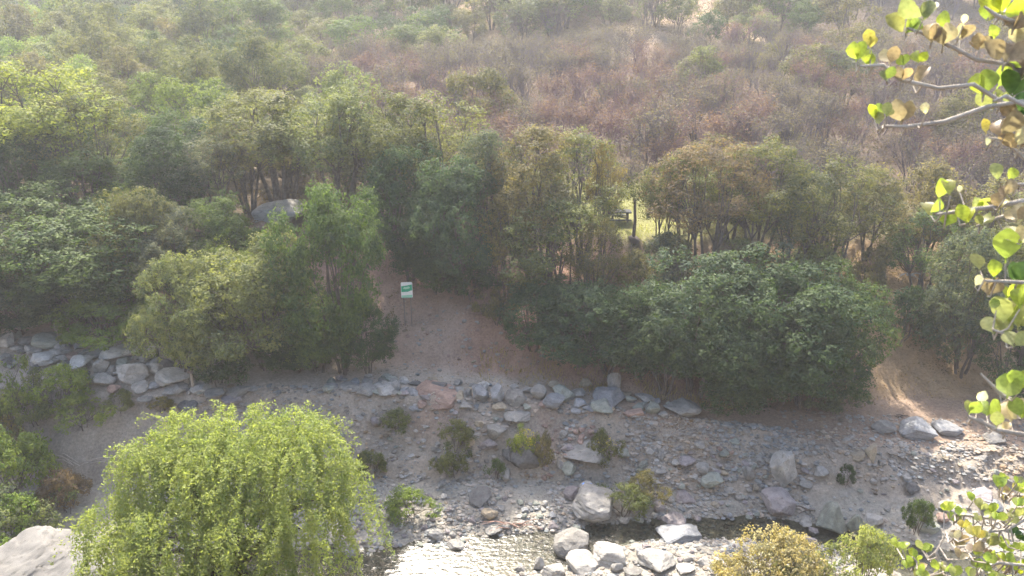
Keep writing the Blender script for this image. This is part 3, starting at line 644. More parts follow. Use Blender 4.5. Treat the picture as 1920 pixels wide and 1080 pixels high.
def bare_mesh(name, hgt, seed):
    g = random.Random(seed); tb = Tubes(); P = []
    def grow_(p, d, l, r, lev):
        q = p + d * l; m = (p + q) / 2 + np.array([g.uniform(-1, 1), g.uniform(-1, 1), 0]) * l * .06
        tb.add([p, m, q], [r, r * .8, r * .55], 4 if lev < 2 else 3)
        if lev >= 4: P.append(q); return
        for k in range(g.choice([3, 4]) if lev else g.choice([4, 5])):
            a = g.uniform(0, 6.28); s = g.uniform(.25, .62)
            t = np.cross(d, [math.cos(a), math.sin(a), .2]); t /= np.linalg.norm(t)
            nd_ = d * math.cos(s) + t * math.sin(s) + np.array([0, 0, .16]); nd_ /= np.linalg.norm(nd_)
            st = p + d * l * g.uniform(.45, 1.0)
            grow_(st, nd_, l * g.uniform(.58, .8), r * .52, lev + 1)
    for i in range(g.choice([2, 3])):
        a = g.uniform(0, 6.28); d = np.array([math.cos(a) * .25, math.sin(a) * .25, 1]); d /= np.linalg.norm(d)
        grow_(np.array([math.cos(a) * .15, math.sin(a) * .15, -.3]), d, hgt * .36, .075, 0)
    return tb.mesh(name, M_TWIG), np.array(P)
BARE = []
for i in range(5):
    bm_, P = bare_mesh('bare_limbs', 6.0, 900 + i)
    pick = P[rng.random(len(P)) < .75]; pp = np.repeat(pick, 3, 0) + rng.normal(size=(len(pick) * 3, 3)) * .16
    V_, F_, T_ = leaves(pp, np.tile([0, 0, 1.], (len(pp), 1)), .13, rng.random(len(pp)))
    BARE.append((bm_, mesh_np('bare_leaf_remnants', V_, F_, M_LEAF, False, {'tint': T_})))

TREES = []
TONE = {'dark green': (.038, .062, .030), 'green': (.060, .092, .034), 'bright green': (.11, .155, .040), 'yellow green': (.135, .165, .05), 'olive': (.093, .104, .048), 'olive brown': (.108, .100, .055),
        'blue green': (.045, .070, .042), 'grey green': (.085, .098, .068), 'golden brown': (.15, .128, .055), 'rust brown': (.118, .088, .064), 'pale olive': (.122, .138, .066)}
def tree_at(x, y, w, hh, kind, tone, name='tree', rz=None, z=None):
    cm, tm, W, Hn = R.choice(SP_[kind]); z = H1(x, y) if z is None else z
    e = empty(name, (x, y, z - .05)); e.rotation_euler.z = R.uniform(0, 6.28) if rz is None else rz
    c = TONE[tone]; j = R.uniform(.88, 1.14); k = R.uniform(.94, 1.07)
    e.scale = (w / W, w / W, hh / Hn)
    ob('trunk', tm, e); j *= 1.4; ob('crown', cm, e, color=(c[0] * j * k, c[1] * j, c[2] * j))
    return e
# trees that can be told apart one by one: (px, top row, base row, width px, kind, tone, label)
LIST = [
 (40, 515, 622, 200, 'near', 'blue green', 'dark blue green bush behind the pale boulders, at the picture edge'),
 (150, 488, 622, 180, 'near', 'dark green', 'dark green round bush behind the greenish boulder'),
 (208, 545, 640, 150, 'near', 'bright green', 'low bright green bush spilling onto the boulder heap'),
 (355, 485, 706, 140, 'near', 'pale olive', 'slender pale olive tree by the boulder heap end and the post'),
 (408, 640, 722, 95, 'low', 'dark green', 'low dark bush at the foot of the slender olive tree'),
 (500, 436, 690, 210, 'near', 'pale olive', 'light green round tree beside the wide shaded track'),
 (644, 338, 698, 180, 'near', 'green', 'tallest full green tree next to the green and white sign'),
 (690, 556, 702, 90, 'near', 'dark green', 'dark green bush under the sign, at the track edge'),
 (600, 530, 694, 150, 'near', 'green', 'mid green bush between the light round tree and the tallest'),
 (445, 455, 640, 120, 'near', 'yellow green', 'yellow green bush left of the light round tree'),
 (120, 365, 575, 290, 'near', 'green', 'broad light green tree over the boulder heap'),
 (45, 400, 600, 170, 'near', 'grey green', 'grey green tree behind the broad one at the edge'),
 (285, 355, 560, 140, 'near', 'olive', 'olive tree above the slender pale one'),
 (425, 362, 540, 130, 'near', 'green', 'small dome shaped dark green tree beside the smooth grey boulder'),
 (350, 398, 590, 150, 'near', 'grey green', 'grey green tree below the dark shaded one'),
 (495, 470, 570, 110, 'low', 'yellow green', 'bright yellow green bush in front of the smooth grey boulder'),
 (8, 440, 560, 90, 'low', 'yellow green', 'yellow bush at the edge beside the grey green tree'),
 (80, 108, 400, 260, 'tall', 'yellow green', 'tallest yellow green tree at the left, limbs showing'),
 (190, 165, 400, 150, 'airy', 'olive', 'olive airy tree beside the tallest yellow green one'),
 (325, 240, 420, 150, 'near', 'dark green', 'darkest shaded tree of the left wood'),
 (170, 285, 420, 190, 'near', 'green', 'green tree beneath the tallest yellow green tree'),
 (250, 345, 430, 110, 'low', 'bright green', 'small bright green bush in the gap before the darkest tree'),
 (25, 250, 430, 170, 'near', 'blue green', 'blue green tree at the edge under the tallest yellow one'),
 (405, 250, 420, 120, 'airy', 'grey green', 'grey green tree between the darkest tree and the many-stemmed one'),
 (530, 160, 396, 220, 'tall', 'olive', 'many-stemmed olive tree above the smooth grey boulder'),
 (470, 230, 400, 130, 'tall', 'olive brown', 'brownish tree leaning beside the many-stemmed olive tree'),
 (640, 168, 420, 190, 'tall', 'pale olive', 'yellowish olive tree behind the tallest full green tree'),
 (725, 172, 430, 190, 'tall', 'olive', 'olive tree with bare stems above the sign'),
 (815, 180, 440, 180, 'airy', 'olive', 'wide olive crown above the shaded path'),
 (770, 265, 520, 150, 'near', 'dark green', 'dark tree in shade up behind the sign'),
 (850, 300, 545, 170, 'near', 'blue green', 'blue green shaded tree at the top of the bare slope'),
 (820, 420, 545, 130, 'near', 'dark green', 'dark bush on the bare slope top'),
 (945, 362, 575, 85, 'airy', 'golden brown', 'narrow golden brown tree on the right of the bare slope'),
 (905, 250, 500, 130, 'airy', 'grey green', 'grey green tree behind the narrow golden one'),
 (1000, 238, 520, 170, 'airy', 'olive brown', 'brown tinged airy tree above the golden one'),
 (1085, 245, 500, 170, 'airy', 'olive', 'olive airy tree in the middle of the slope wood'),
 (1128, 270, 480, 60, 'airy', 'golden brown', 'golden leaved tree beside the small meadow'),
 (1050, 370, 620, 170, 'airy', 'olive', 'olive tree above the low blue green bushes'),
 (1108, 400, 620, 90, 'airy', 'olive brown', 'sparse brownish tree just below the meadow'),
 (1000, 520, 655, 130, 'near', 'blue green', 'blue green bush next to the bare slope'),
 (1090, 520, 682, 190, 'near', 'blue green', 'wide blue green bush over the upright pointed boulder'),
 (1195, 530, 705, 150, 'near', 'dark green', 'dark bush behind the biggest grey row boulder'),
 (1280, 285, 500, 110, 'airy', 'olive', 'thin olive tree right of the meadow'),
 (1320, 262, 520, 160, 'airy', 'rust brown', 'rust brown sparse tree above the large blue green bush'),
 (1415, 250, 520, 160, 'airy', 'olive', 'olive brown edged tree with pale twigs above the large bush'),
 (1480, 300, 540, 130, 'airy', 'grey green', 'grey green sparse tree over the widest bush'),
 (1550, 300, 540, 160, 'airy', 'olive', 'olive sparse tree at the wood edge toward the bare tan bank'),
 (1305, 475, 738, 250, 'near', 'blue green', 'large blue green bush overhanging the track'),
 (1450, 488, 760, 280, 'near', 'dark green', 'widest dark green bush overhanging the track'),
 (1560, 512, 748, 170, 'near', 'green', 'green bush at the end of the overhanging row, beside the tan bank'),
 (1550, 700, 772, 90, 'low', 'grey green', 'low grey green bush at the track edge before the tan bank'),
 (1380, 640, 765, 160, 'near', 'dark green', 'dark low bush at the track under the widest one'),
 (1800, 440, 700, 150, 'near', 'grey green', 'grey leaved tree right of the tan bank'),
 (1720, 395, 560, 140, 'airy', 'green', 'green tree above the dark hollow with the white dead branch'),
 (1885, 560, 760, 140, 'near', 'dark green', 'dark green bush in shade at the right edge'),
 (1840, 330, 560, 160, 'airy', 'olive brown', 'brown grey tree behind the near shrub leaves'),
 (1690, 540, 640, 110, 'low', 'dark green', 'dark bush in the hollow beside the tan bank'),
 (1900, 400, 640, 170, 'near', 'olive', 'olive tree at the right edge behind the near leaves'),
 (1180, 472, 560, 110, 'low', 'olive brown', 'brown scrub just under the small meadow'), (1262, 440, 560, 130, 'low', 'grey green', 'grey green bush closing the meadow side'), (1350, 455, 565, 130, 'low', 'olive', 'olive bush under the rust brown tree'),
 (1440, 455, 565, 130, 'low', 'grey green', 'grey green bush under the pale twigged tree'), (1520, 465, 565, 120, 'low', 'olive', 'olive bush under the grey green sparse tree'), (1625, 455, 560, 80, 'low', 'olive brown', 'brown bush at the wood corner above the tan bank'),
 (880, 470, 560, 100, 'low', 'dark green', 'dark low bush at the head of the bare slope'), (930, 520, 605, 70, 'low', 'olive brown', 'brownish low bush beside the bare slope head'), (1238, 300, 480, 70, 'airy', 'olive', 'slim olive tree hanging over the meadow edge'),
 (1245, 560, 735, 160, 'near', 'blue green', 'blue green bush joining the dark bush and the large one'), (1370, 545, 756, 200, 'near', 'dark green', 'dark bush filling between the large and the widest'), (1505, 560, 764, 180, 'near', 'dark green', 'dark bush low at the end of the widest one'),
 (1140, 560, 700, 130, 'near', 'blue green', 'small blue green bush under the sparse brownish tree'), (560, 600, 694, 130, 'near', 'dark green', 'dark skirt bush beneath the light round tree'),
 (472, -22, 140, 150, 'near', 'green', 'tall pale green tree standing above the wood on the far slope'),
]
for (px, ty, by_, w, kind, tone, lb) in LIST:
    x, y, z, mpp = at(px, by_)
    hh = max(1.2, top_z(x, y, ty) - z)
    e = tree_at(x, y, w * mpp * 1.06, hh, kind, tone, 'bush' if kind == 'low' or 'bush' in lb else 'tree')
    tag(e, lb, 'bush' if e.name.startswith('bush') else 'tree', 'trees and bushes of the front slope')
    TREES.append((x, y, w * mpp / 2))
# the wood behind, in lines up the hillside; bare purplish thicket across its middle
LINES = []
yy = 57.0; k = 0
while yy < 172:
    sp = 4.0 + (yy - 57) * .030; LINES.append((yy, sp)); yy += sp * 1.05; k += 1
def bare_zone(px, py):
    lo = np.interp(px, [450, 620, 800, 1000, 1300, 1600, 1920], [150, 140, 120, 110, 110, 100, 100])
    hi = np.interp(px, [450, 620, 800, 1000, 1300, 1600, 1920], [150, 230, 330, 420, 440, 460, 460])
    return lo < py < hi
SC = []
for li, (yl, sp) in enumerate(LINES):
    half = yl * .68 + 4; x = -half + R.uniform(0, sp)
    while x < half:
        X = x + R.uniform(-.35, .35) * sp; Y = yl + R.uniform(-.42, .42) * sp
        z = H1(X, Y); px, py, d = proj(X, Y, z); x += sp * R.uniform(.85, 1.2) * (.62 if bare_zone(px, py) else 1.0)
        if px < -60 or px > 1980: continue
        if py < -25: continue
        if any((X - a) ** 2 + (Y - b) ** 2 < (.75 * r + .22 * sp) ** 2 for a, b, r in TREES): continue
        if 1150 < px < 1235 and 370 < py < 470: continue      # the small meadow stays open
        if 1590 < px < 1680 and 400 < py < 480: continue
        n = float(fbm(np.array([X / 18]), np.array([Y / 18]), 77)[0])
        if px > 1080 and py < 100 and n > .22: continue        # bare patches on the upper slope
        if 1235 < px < 1320 and py < 62 or 1145 < px < 1230 and 62 < py < 112: continue
        SC.append((li, px, py, X, Y, z, sp, n))
names = {}
for li, px, py, X, Y, z, sp, n in SC:
    r = R.random()
    if bare_zone(px, py) and r < .95 or (px > 560 and py < 150 and r < (.45 if px > 1100 else .25)):
        hgt = R.uniform(4.8, 7.8); bmh, lv = R.choice(BARE); e = empty('bare_tree', (X, Y, z - .05)); e.rotation_euler.z = R.uniform(0, 6.28)
        e.scale = (hgt / 5.2,) * 3
        red = R.random() < (.5 if 700 < px < 1450 and py > 170 else .15)
        c = (.175, .108, .122) if red else (.128, .106, .116); j = R.uniform(.8, 1.2)
        ob('trunk', bmh, e, color=tuple(q * j for q in c))
        ob('crown', lv, e, color=(.155, .095, .09) if red else (.12, .105, .09))
        desc = 'leafless reddish tree' if red else 'leafless grey tree'; cat = 'tree'; nm = 'bare'
    else:
        if px < 450: tone = R.choice(['green', 'olive', 'olive', 'olive brown', 'dark green', 'pale olive', 'bright green'] if py > 100 else ['grey green', 'blue green', 'dark green'])
        elif py > 190: tone = R.choice(['olive', 'olive brown', 'pale olive', 'grey green'])
        else: tone = R.choice(['green', 'olive', 'grey green', 'pale olive', 'green', 'olive brown', 'dark green'])
        w = sp * R.uniform(.75, 1.4); hh = w * R.uniform(.8, 1.4)
        e = tree_at(X, Y, w, hh, 'mid', tone); desc = f'{tone} tree'; nm = 'leaf'
    names.setdefault((li, desc), []).append((px, e))
for (li, desc), lst in names.items():
    lst.sort(key=lambda q: q[0])
    for i, (px, e) in enumerate(lst):
        tag(e, f'{desc} in the {ordinal(li)} tree line up the hillside, {ordinal(i)} such from the left', 'tree', 'leafless thicket on the hillside' if 'leafless' in desc else 'wood on the hillside')
print('scattered', len(SC), 'bare', sum(len(v) for (l, d), v in names.items() if 'leafless' in d))
# undergrowth: low scrub between the trunks, one mass
def scrub(name, label, n, y0, y1, size, hgt, cols, seed, cond=None, spread=.68):
    Y = np.sqrt(rng.uniform(y0 ** 2, y1 ** 2, n)); X = rng.uniform(-1, 1, n) * (Y * spread + 3)
    if cond is not None: m = cond(X, Y); X = X[m]; Y = Y[m]
    Z = h(X, Y); k = 26; m = len(X)
    P = np.repeat(np.stack([X, Y, Z + hgt * .4], 1), k, 0) + rng.normal(size=(m * k, 3)) * [hgt * .55, hgt * .55, hgt * .35]
    P[:, 2] = np.maximum(P[:, 2], np.repeat(Z, k) + .03)
    V_, F_, T_ = leaves(P, np.tile([0, 0, .8], (len(P), 1)), size, np.clip(np.repeat(rng.random(m), k) * .7 + rng.random(m * k) * .3, 0, 1))
    o = ob(name, mesh_np(name, V_, F_, M_LEAF, False, {'tint': T_}), None, color=cols); tag(o, label, kind='stuff')
clear = lambda X, Y: ~((X > 3) & (X < 16) & (Y < 66))
scrub('undergrowth', 'brown scrubby undergrowth between the trees on the hillside', 5200, 60, 165, .26, .8, (.135, .110, .075), 5, clear)
scrub('thicket_undergrowth', 'grey purple twiggy undergrowth of the leafless thicket', 13000, 58, 150, .18, 1.0, (.112, .084, .091), 8, lambda X, Y: clear(X, Y) & (X > -20 + .35 * (Y - 60)))
scrub('slope_undergrowth', 'dry leafy undergrowth on the wooded front slope', 1300, 46, 62, .15, .45, (.12, .095, .055), 6, lambda X, Y: clear(X, Y) & (Y > np.interp(X, XK, STY) + 1.5) & ~((X > -6.5) & (X < -.5) & (Y < 52)) & ~((X > 19) & (X < 26.5) & (Y < 55)))

# ------------------------------------------------------------------ bushes on the bank and along the stream
M_FLOWER = leaf_mat('yellow_blossom', trans=.35, yellow=(1.1, 1.05, 1), dark=(.85, .85, .9))
TONE.update({'straw yellow': (.235, .22, .135), 'pale yellow green': (.16, .175, .07)})
def bush(px, top, base, w, tone, label, flowers=0, name='bush', kind='low', flow=(.60, .50, .04)):
    x, y, z, mpp = at(px, base - 2); hh = max(.5, top_z(x, y, top) - z)
    e = tree_at(x, y, w * mpp, hh, kind, tone, name)
    tag(e, label, 'bush', 'bushes on the bank and by the stream')
    if flowers:
        P = unit(flowers * 3); P = P[P[:, 2] > .0][:flowers] * [.42, .42, .38] * [w * mpp, w * mpp, hh] + [0, 0, hh * .5]
        P = np.repeat(P, 3, 0) + rng.normal(size=(len(P) * 3, 3)) * .05
        P = P / [e.scale[0], e.scale[1], e.scale[2]]
        V_, F_, T_ = leaves(P, np.tile([0, -.4, .8], (len(P), 1)), .10, rng.random(len(P)), .8)
        ob('flowers', mesh_np('flowers', V_, F_, M_FLOWER, False, {'tint': T_}), e, color=flow)['kind'] = 'stuff'
    return e
bush(742, 766, 808, 62, 'olive', 'small bush with yellow green top on the upper bank', 40, flow=(.30, .32, .05))
bush(857, 790, 846, 58, 'olive', 'upper half of the dark hanging bush on the bank', 45, flow=(.22, .25, .05))
bush(852, 830, 892, 60, 'olive', 'lower half of the dark hanging bush on the bank', 35, flow=(.2, .22, .05))
bush(985, 798, 858, 46, 'yellow green', 'bright yellow flowered bush on the bank under the row', 110)
bush(1021, 812, 872, 40, 'olive brown', 'thin olive bush beside the bright yellow flowered one', 10)
bush(1132, 810, 872, 50, 'olive', 'upright olive bush with a yellow flower clump, below the long row boulder', 36)
bush(930, 862, 902, 32, 'green', 'little green tuft under the hanging bush')
bush(698, 838, 900, 56, 'olive', 'dim olive bush just right of the willow')
bush(770, 924, 976, 84, 'bright green', 'pale green bush alone on the gravel bar')
bush(1172, 912, 968, 84, 'olive', 'olive bush beside the largest stream boulder')
bush(1210, 890, 946, 60, 'olive brown', 'dry brownish bush up from the largest stream boulder')
bush(1716, 930, 1004, 56, 'green', 'green bush by the pale rocks near the bottom pool')
bush(1585, 872, 914, 34, 'dark green', 'small dark tuft on the sandy flat')
bush(18, 665, 812, 95, 'yellow green', 'leafy pale bush at the edge in front of the boulder heap')
bush(70, 705, 800, 90, 'pale olive', 'grey green bush hiding the foot of the boulder heap')
bush(122, 690, 768, 92, 'bright green', 'round green bush on the heap front')
bush(155, 742, 800, 90, 'yellow green', 'yellow green low bush on the dark bank face')
bush(228, 735, 775, 60, 'olive', 'small olive bush at the lower end of the heap')
bush(305, 745, 775, 40, 'golden brown', 'dry yellowish tuft on the ledge rocks')
bush(28, 786, 935, 150, 'bright green', 'large green bush at the edge of the near bank')
bush(10, 770, 880, 90, 'golden brown', 'brownish bush top behind the large edge bush')
bush(60, 910, 1000, 140, 'pale olive', 'tangled brownish bush above the pale outcrop')
bush(20, 940, 1030, 110, 'bright green', 'green bush at the edge above the pale outcrop')
bush(130, 880, 960, 90, 'rust brown', 'dry brown brush beside the willow')
for (px, yb, top, w, tone, lb, fl) in [(1462, 29.5, 1000, 150, 'straw yellow', 'straw yellow flowering bush at the bottom by the near gravel', 160), (1540, 29.2, 1040, 130, 'pale yellow green', 'pale green bush beside the straw yellow one', 40), (1632, 29.3, 1003, 120, 'pale yellow green', 'bush with a golden tip at the bottom by the pool', 70), (1410, 29.4, 1030, 110, 'straw yellow', 'dry straw bush on the near gravel', 20)]:
    u = (px - 960) / F; zt = top_z(0, yb, top); d = yb * CP - (zt - CAM_H) * SP; x = u * d
    e = tree_at(x, yb, w * d / F * 1.05, zt - H1(x, yb), 'low', tone, 'bush'); tag(e, lb, 'bush', 'bushes at the foot of the near slope')
    if fl:
        hh = (zt - H1(x, yb)); P = unit(fl * 3); P = P[P[:, 2] > .1][:fl] * [1.4, 1.4, 1.0] + [0, 0, 1.3]
        P = np.repeat(P, 3, 0) + rng.normal(size=(len(P) * 3, 3)) * .08
        V_, F_, T_ = leaves(P, np.tile([0, -.4, .8], (len(P), 1)), .08, rng.random(len(P)), .8)
        ob('flowers', mesh_np('flowers', V_, F_, M_FLOWER, False, {'tint': T_}), e, color=(.40, .37, .20))['kind'] = 'stuff'

# ------------------------------------------------------------------ the willow
def willow(px, yb, top_py):
    zt = top_z(0, yb, top_py); d = yb * CP - (zt - CAM_H) * SP; x = (px - 960) / F * d; zg = H1(x, yb); Hh = zt - zg
    e = empty('willow_tree', (x, yb, zg)); tb = Tubes()
    fork = np.array([0, 0, Hh * .42]); tb.add([[0, .1, -.5], [.15, 0, Hh * .2], fork], [.42, .34, .3], 9)
    Ps, Ns, Ts = [], [], []
    def strand(s, l, vdir, tint, dens=9.0):
        n = int(l * dens); t = np.linspace(0, 1, max(n, 3)); sway = rng.normal(size=2) * .10
        p = np.stack([s[0] + vdir[0] * t * l * .25 * (1 - t * .5) + sway[0] * t * l, s[1] + vdir[1] * t * l * .25 * (1 - t * .5) + sway[1] * t * l, s[2] + .10 * l * np.sin(t * 2.2) - l * t ** 1.25], 1)
        pp = np.repeat(p, 4, 0) + rng.normal(size=(len(p) * 4, 3)) * .075
        Ps.append(pp); Ns.append(np.tile([vdir[0] * .5, vdir[1] * .5 - .2, .6], (len(pp), 1))); Ts.append(np.clip(np.repeat(tint - .25 * t, 4) + rng.uniform(-.25, .25, len(pp)), 0, 1))
    # lobes of the crown: (x, y, top as a share of the height, radius)
    LOB = [(-.6, 0, .95, 1.9), (1.3, .5, 1.02, 1.8), (-2.4, .6, .97, 1.7), (3.3, .3, 1.0, 1.4), (-3.6, .6, .985, 1.1), (-5.0, -.7, .78, 1.2), (1.4, -2.1, .86, 1.7), (-1.7, -2.0, .84, 1.8), (3.7, -1.5, .84, 1.5), (0, 2.2, .98, 1.9), (-3.9, -2.0, .70, 1.3), (.1, -3.5, .70, 1.6), (4.9, .4, .90, 1.0), (2.5, 1.9, 1.0, 1.5), (-2.8, 1.9, .97, 1.4), (2.6, -3.3, .66, 1.4), (-2.4, -3.6, .62, 1.4)]
    for (lx, ly, lt, lr) in LOB:
        lx *= .76; ly *= .9; lr *= R.uniform(.78, 1.02); lt += R.uniform(-.035, .025)
        top = np.array([lx, ly, Hh * lt - .5]); mid = fork * .5 + top * .5 + [0, 0, .5]
        tb.add([fork, mid, top - [0, 0, .5]], [.13, .08, .03], 6)
        for k in range(int(26 * lr)):
            a = R.uniform(0, 6.28); q = math.sqrt(R.random()); s0 = top + np.array([math.cos(a) * q * lr, math.sin(a) * q * lr, .5 - .55 * q * q * lr + R.uniform(-.25, .2)])
            strand(s0, R.uniform(.9, 1.8) + q * R.uniform(.8, 4.2), (math.cos(a) * (.4 + q), math.sin(a) * (.4 + q)), R.uniform(.4, .95), 16)
        for k in range(int(13 * lr)):     # arching sprays that break the outline
            a = R.uniform(0, 6.28); q = R.uniform(.2, 1); s0 = top + np.array([math.cos(a) * q * lr, math.sin(a) * q * lr, .35 - .5 * q * q * lr])
            t = np.linspace(0, 1, 14)[:, None]; g_ = R.choice([.7, 1, 1.7]); dr = g_ * np.array([math.cos(a) * R.uniform(.4, 1.2), math.sin(a) * R.uniform(.4, 1.2), R.uniform(.1, .8)])
            pp = np.repeat(s0 + dr * t - np.array([0, 0, .85 * g_]) * t * t, 4, 0) + rng.normal(size=(56, 3)) * .07
            Ps.append(pp); Ns.append(np.tile([0, 0, .7], (56, 1))); Ts.append(rng.uniform(.5, 1, 56))
    P = np.concatenate(Ps); keep = P[:, 2] > .6
    V_, F_, T_ = leaves(P[keep], np.concatenate(Ns)[keep], .115, np.concatenate(Ts)[keep], .42, .1, .6)
    ob('trunk', tb.mesh('willow_trunk', M_BARK), e)
    ob('crown', mesh_np('willow_crown', V_, F_, M_WILLOW, False, {'tint': T_}), e, color=(.205, .25, .10))
    tag(e, 'bright yellow green weeping willow on the near bank', 'tree')
    print('willow leaves', keep.sum())
willow(410, 23.2, 824)

# ------------------------------------------------------------------ the shrub by the camera, leaf by leaf
def leaf_mesh(name, seed, cup):
    g = np.random.default_rng(seed); L = 1.0
    ts = np.linspace(0, 1, 9); w = .36 * np.sin(np.pi * np.clip(ts, 0, 1) ** 1.25) ** .62 * (1 + .05 * g.normal(size=9)); w[0] = .02; w[-1] = .05
    st = .14
    V = []; 
    for t, ww in zip(ts, w):
        z = -cup * (t - .5) ** 2 * 1.2
        V += [[-ww, st + t * .9, z + cup * ww * 1.1], [0, st + t * .9, z - .02], [ww, st + t * .9, z + cup * ww * 1.0]]
    F = []
    for i in range(8):
        a = i * 3; F += [[a, a + 1, a + 4, a + 3], [a + 1, a + 2, a + 5, a + 4]]
    n = len(V); V += [[-.018, 0, 0], [.018, 0, 0], [.02, st + .02, .004], [-.02, st + .02, .004]]; F.append([n, n + 1, n + 2, n + 3])
    V = np.array(V); return mesh_np(name, V, np.array(F), M_BROAD, True, {'tint': np.clip(.5 + .25 * g.normal() + .2 * (np.abs(V[:, 0]) > .3) + 0 * V[:, 0], 0, 1)})
LEAFM = [leaf_mesh('shrub_leaf', 40 + i, [.12, .38, -.22, .5][i % 4]) for i in range(8)]
LT = {'g': (.23, .29, .075), 'b': (.31, .36, .06), 'o': (.22, .235, .12), 'd': (.075, .13, .055), 'r': (.22, .17, .145), 'p': (.35, .305, .255), 'y': (.36, .31, .10), 'w': (.55, .52, .45)}
def shrub(name, label, base, t0, stems, branches, clusters, jit=.05):
    """stems: pixel polylines that start at the base; branches: (pixel polyline, radius px); clusters: (px, py, size px, tones, count)."""
    e = empty(name, base); B = np.array(base)
    PB = [np.array([np.array(inair(px, py, t0 + dt)) - B for px, py, dt in pl]) for pl, r in branches]
    tbs = [Tubes().add(pb, [r * t0 / F] * (len(pb) - 1) + [r * .5 * t0 / F], 7) for pb, (pl, r) in zip(PB, branches)]
    dens = []
    for pb in PB:
        q = [pb[i] + (pb[i + 1] - pb[i]) * f for i in range(len(pb) - 1) for f in np.linspace(0, 1, 8)]; dens.append(np.array(q))
    todo = []
    for (px, py, size, tones, n) in clusters:
        node = np.array(inair(px, py + size * .35, t0 + R.uniform(-jit, jit))) - B
        bi = min(range(len(PB)), key=lambda k: np.linalg.norm(dens[k] - node, axis=1).min())
        near = dens[bi][np.linalg.norm(dens[bi] - node, axis=1).argmin()]
        tbs[bi].add([near, (near + node) / 2 + np.array([0, 0, -.01 * t0]), node], [1.8 * t0 / F, 1.6 * t0 / F, 1.2 * t0 / F], 5)
        for i in range(n):
            todo.append((bi, node, size * R.uniform(.6, .95), R.choice(tones), (i - (n - 1) / 2) * R.uniform(.5, .9) + R.uniform(-.25, .25) if n > 1 else R.uniform(-.5, .5)))
    st = Tubes()
    for pts, r in stems: st.add([np.array(p) for p in pts], [r * (1 - .6 * i / (len(pts) - 1)) for i in range(len(pts))], 7)
    ob('stem', st.mesh(name + '_stem', M_PALEBARK), e)
    bo = [ob('branch', tb.mesh(name + '_branch', M_PALEBARK), e) for tb in tbs]
    for bi, node, size, tone, ang in todo:
        P = node; view = (Vector((0, 0, CAM_H)) - Vector(P + B)).normalized()
        up = Vector((0, 0, 1)); rt = up.cross(view).normalized(); up2 = view.cross(rt)
        M = Matrix((rt, up2, view)).transposed()
        rot = M @ Matrix.Rotation(-ang, 3, 'Z') @ Matrix.Rotation(R.uniform(-.75, .45), 3, 'X') @ Matrix.Rotation(R.uniform(-.7, .7), 3, 'Y')
        c = LT[tone]; j = R.uniform(.82, 1.18)
        o = ob('leaf', R.choice(LEAFM), bo[bi], P, rot.to_euler(), size * t0 / F, tuple(min(.8, q * j) for q in c))
    tag(e, label, 'shrub')
    return e
T1 = 1.7
def P1(px, py, t=T1): return np.array(inair(px, py, t))
bx, by0 = 1.45, 1.75; bz0 = H1(bx, by0); B1 = np.array([bx, by0, bz0 - .05])
stem1 = [([[0, 0, 0], [.02, -.1, .9], P1(2010, 700) - B1, P1(1985, 480) - B1, P1(1965, 250) - B1, P1(1960, 40) - B1, P1(1950, -120) - B1], .016), ([[.05, 0, 0], P1(2040, 900) - B1, P1(1990, 830) - B1, P1(1950, 815) - B1], .011)]
br1 = [([(1965, 215, .05), (1915, 190, 0), (1850, 200, 0), (1770, 228, 0), (1700, 238, 0), (1655, 236, 0)], 4.2), ([(1966, 260, .05), (1900, 205, .03), (1825, 158, 0), (1760, 166, 0), (1690, 150, 0), (1655, 122, 0), (1612, 124, 0)], 4),
       ([(1962, 140, .05), (1900, 122, 0), (1830, 112, 0), (1790, 90, 0), (1740, 66, 0), (1700, 52, 0)], 4), ([(1960, 60, .05), (1905, 42, 0), (1870, 30, 0), (1845, 12, 0)], 4),
       ([(1970, 290, .03), (1925, 200, -.04), (1885, 180, -.05), (1862, 190, -.05)], 4), ([(1972, 340, .04), (1915, 292, 0), (1880, 262, 0), (1850, 258, 0)], 3), ([(1982, 380, .03), (1920, 376, 0), (1860, 388, 0), (1800, 396, 0), (1755, 402, 0)], 4.5),
       ([(1982, 420, .03), (1920, 392, .03), (1860, 412, .03), (1830, 424, .03)], 3), ([(1990, 560, .03), (1925, 530, 0), (1885, 528, 0), (1845, 526, 0)], 4), ([(1995, 690, .02), (1930, 650, 0), (1892, 630, 0), (1862, 618, 0)], 4),
       ([(1990, 832, .02), (1930, 816, 0), (1870, 806, 0), (1842, 792, 0), (1815, 780, 0)], 4.5), ([(1985, 800, .02), (1928, 762, 0), (1880, 742, 0), (1838, 700, 0)], 4), ([(1990, 350, .02), (1930, 345, 0), (1890, 345, 0)], 3)]
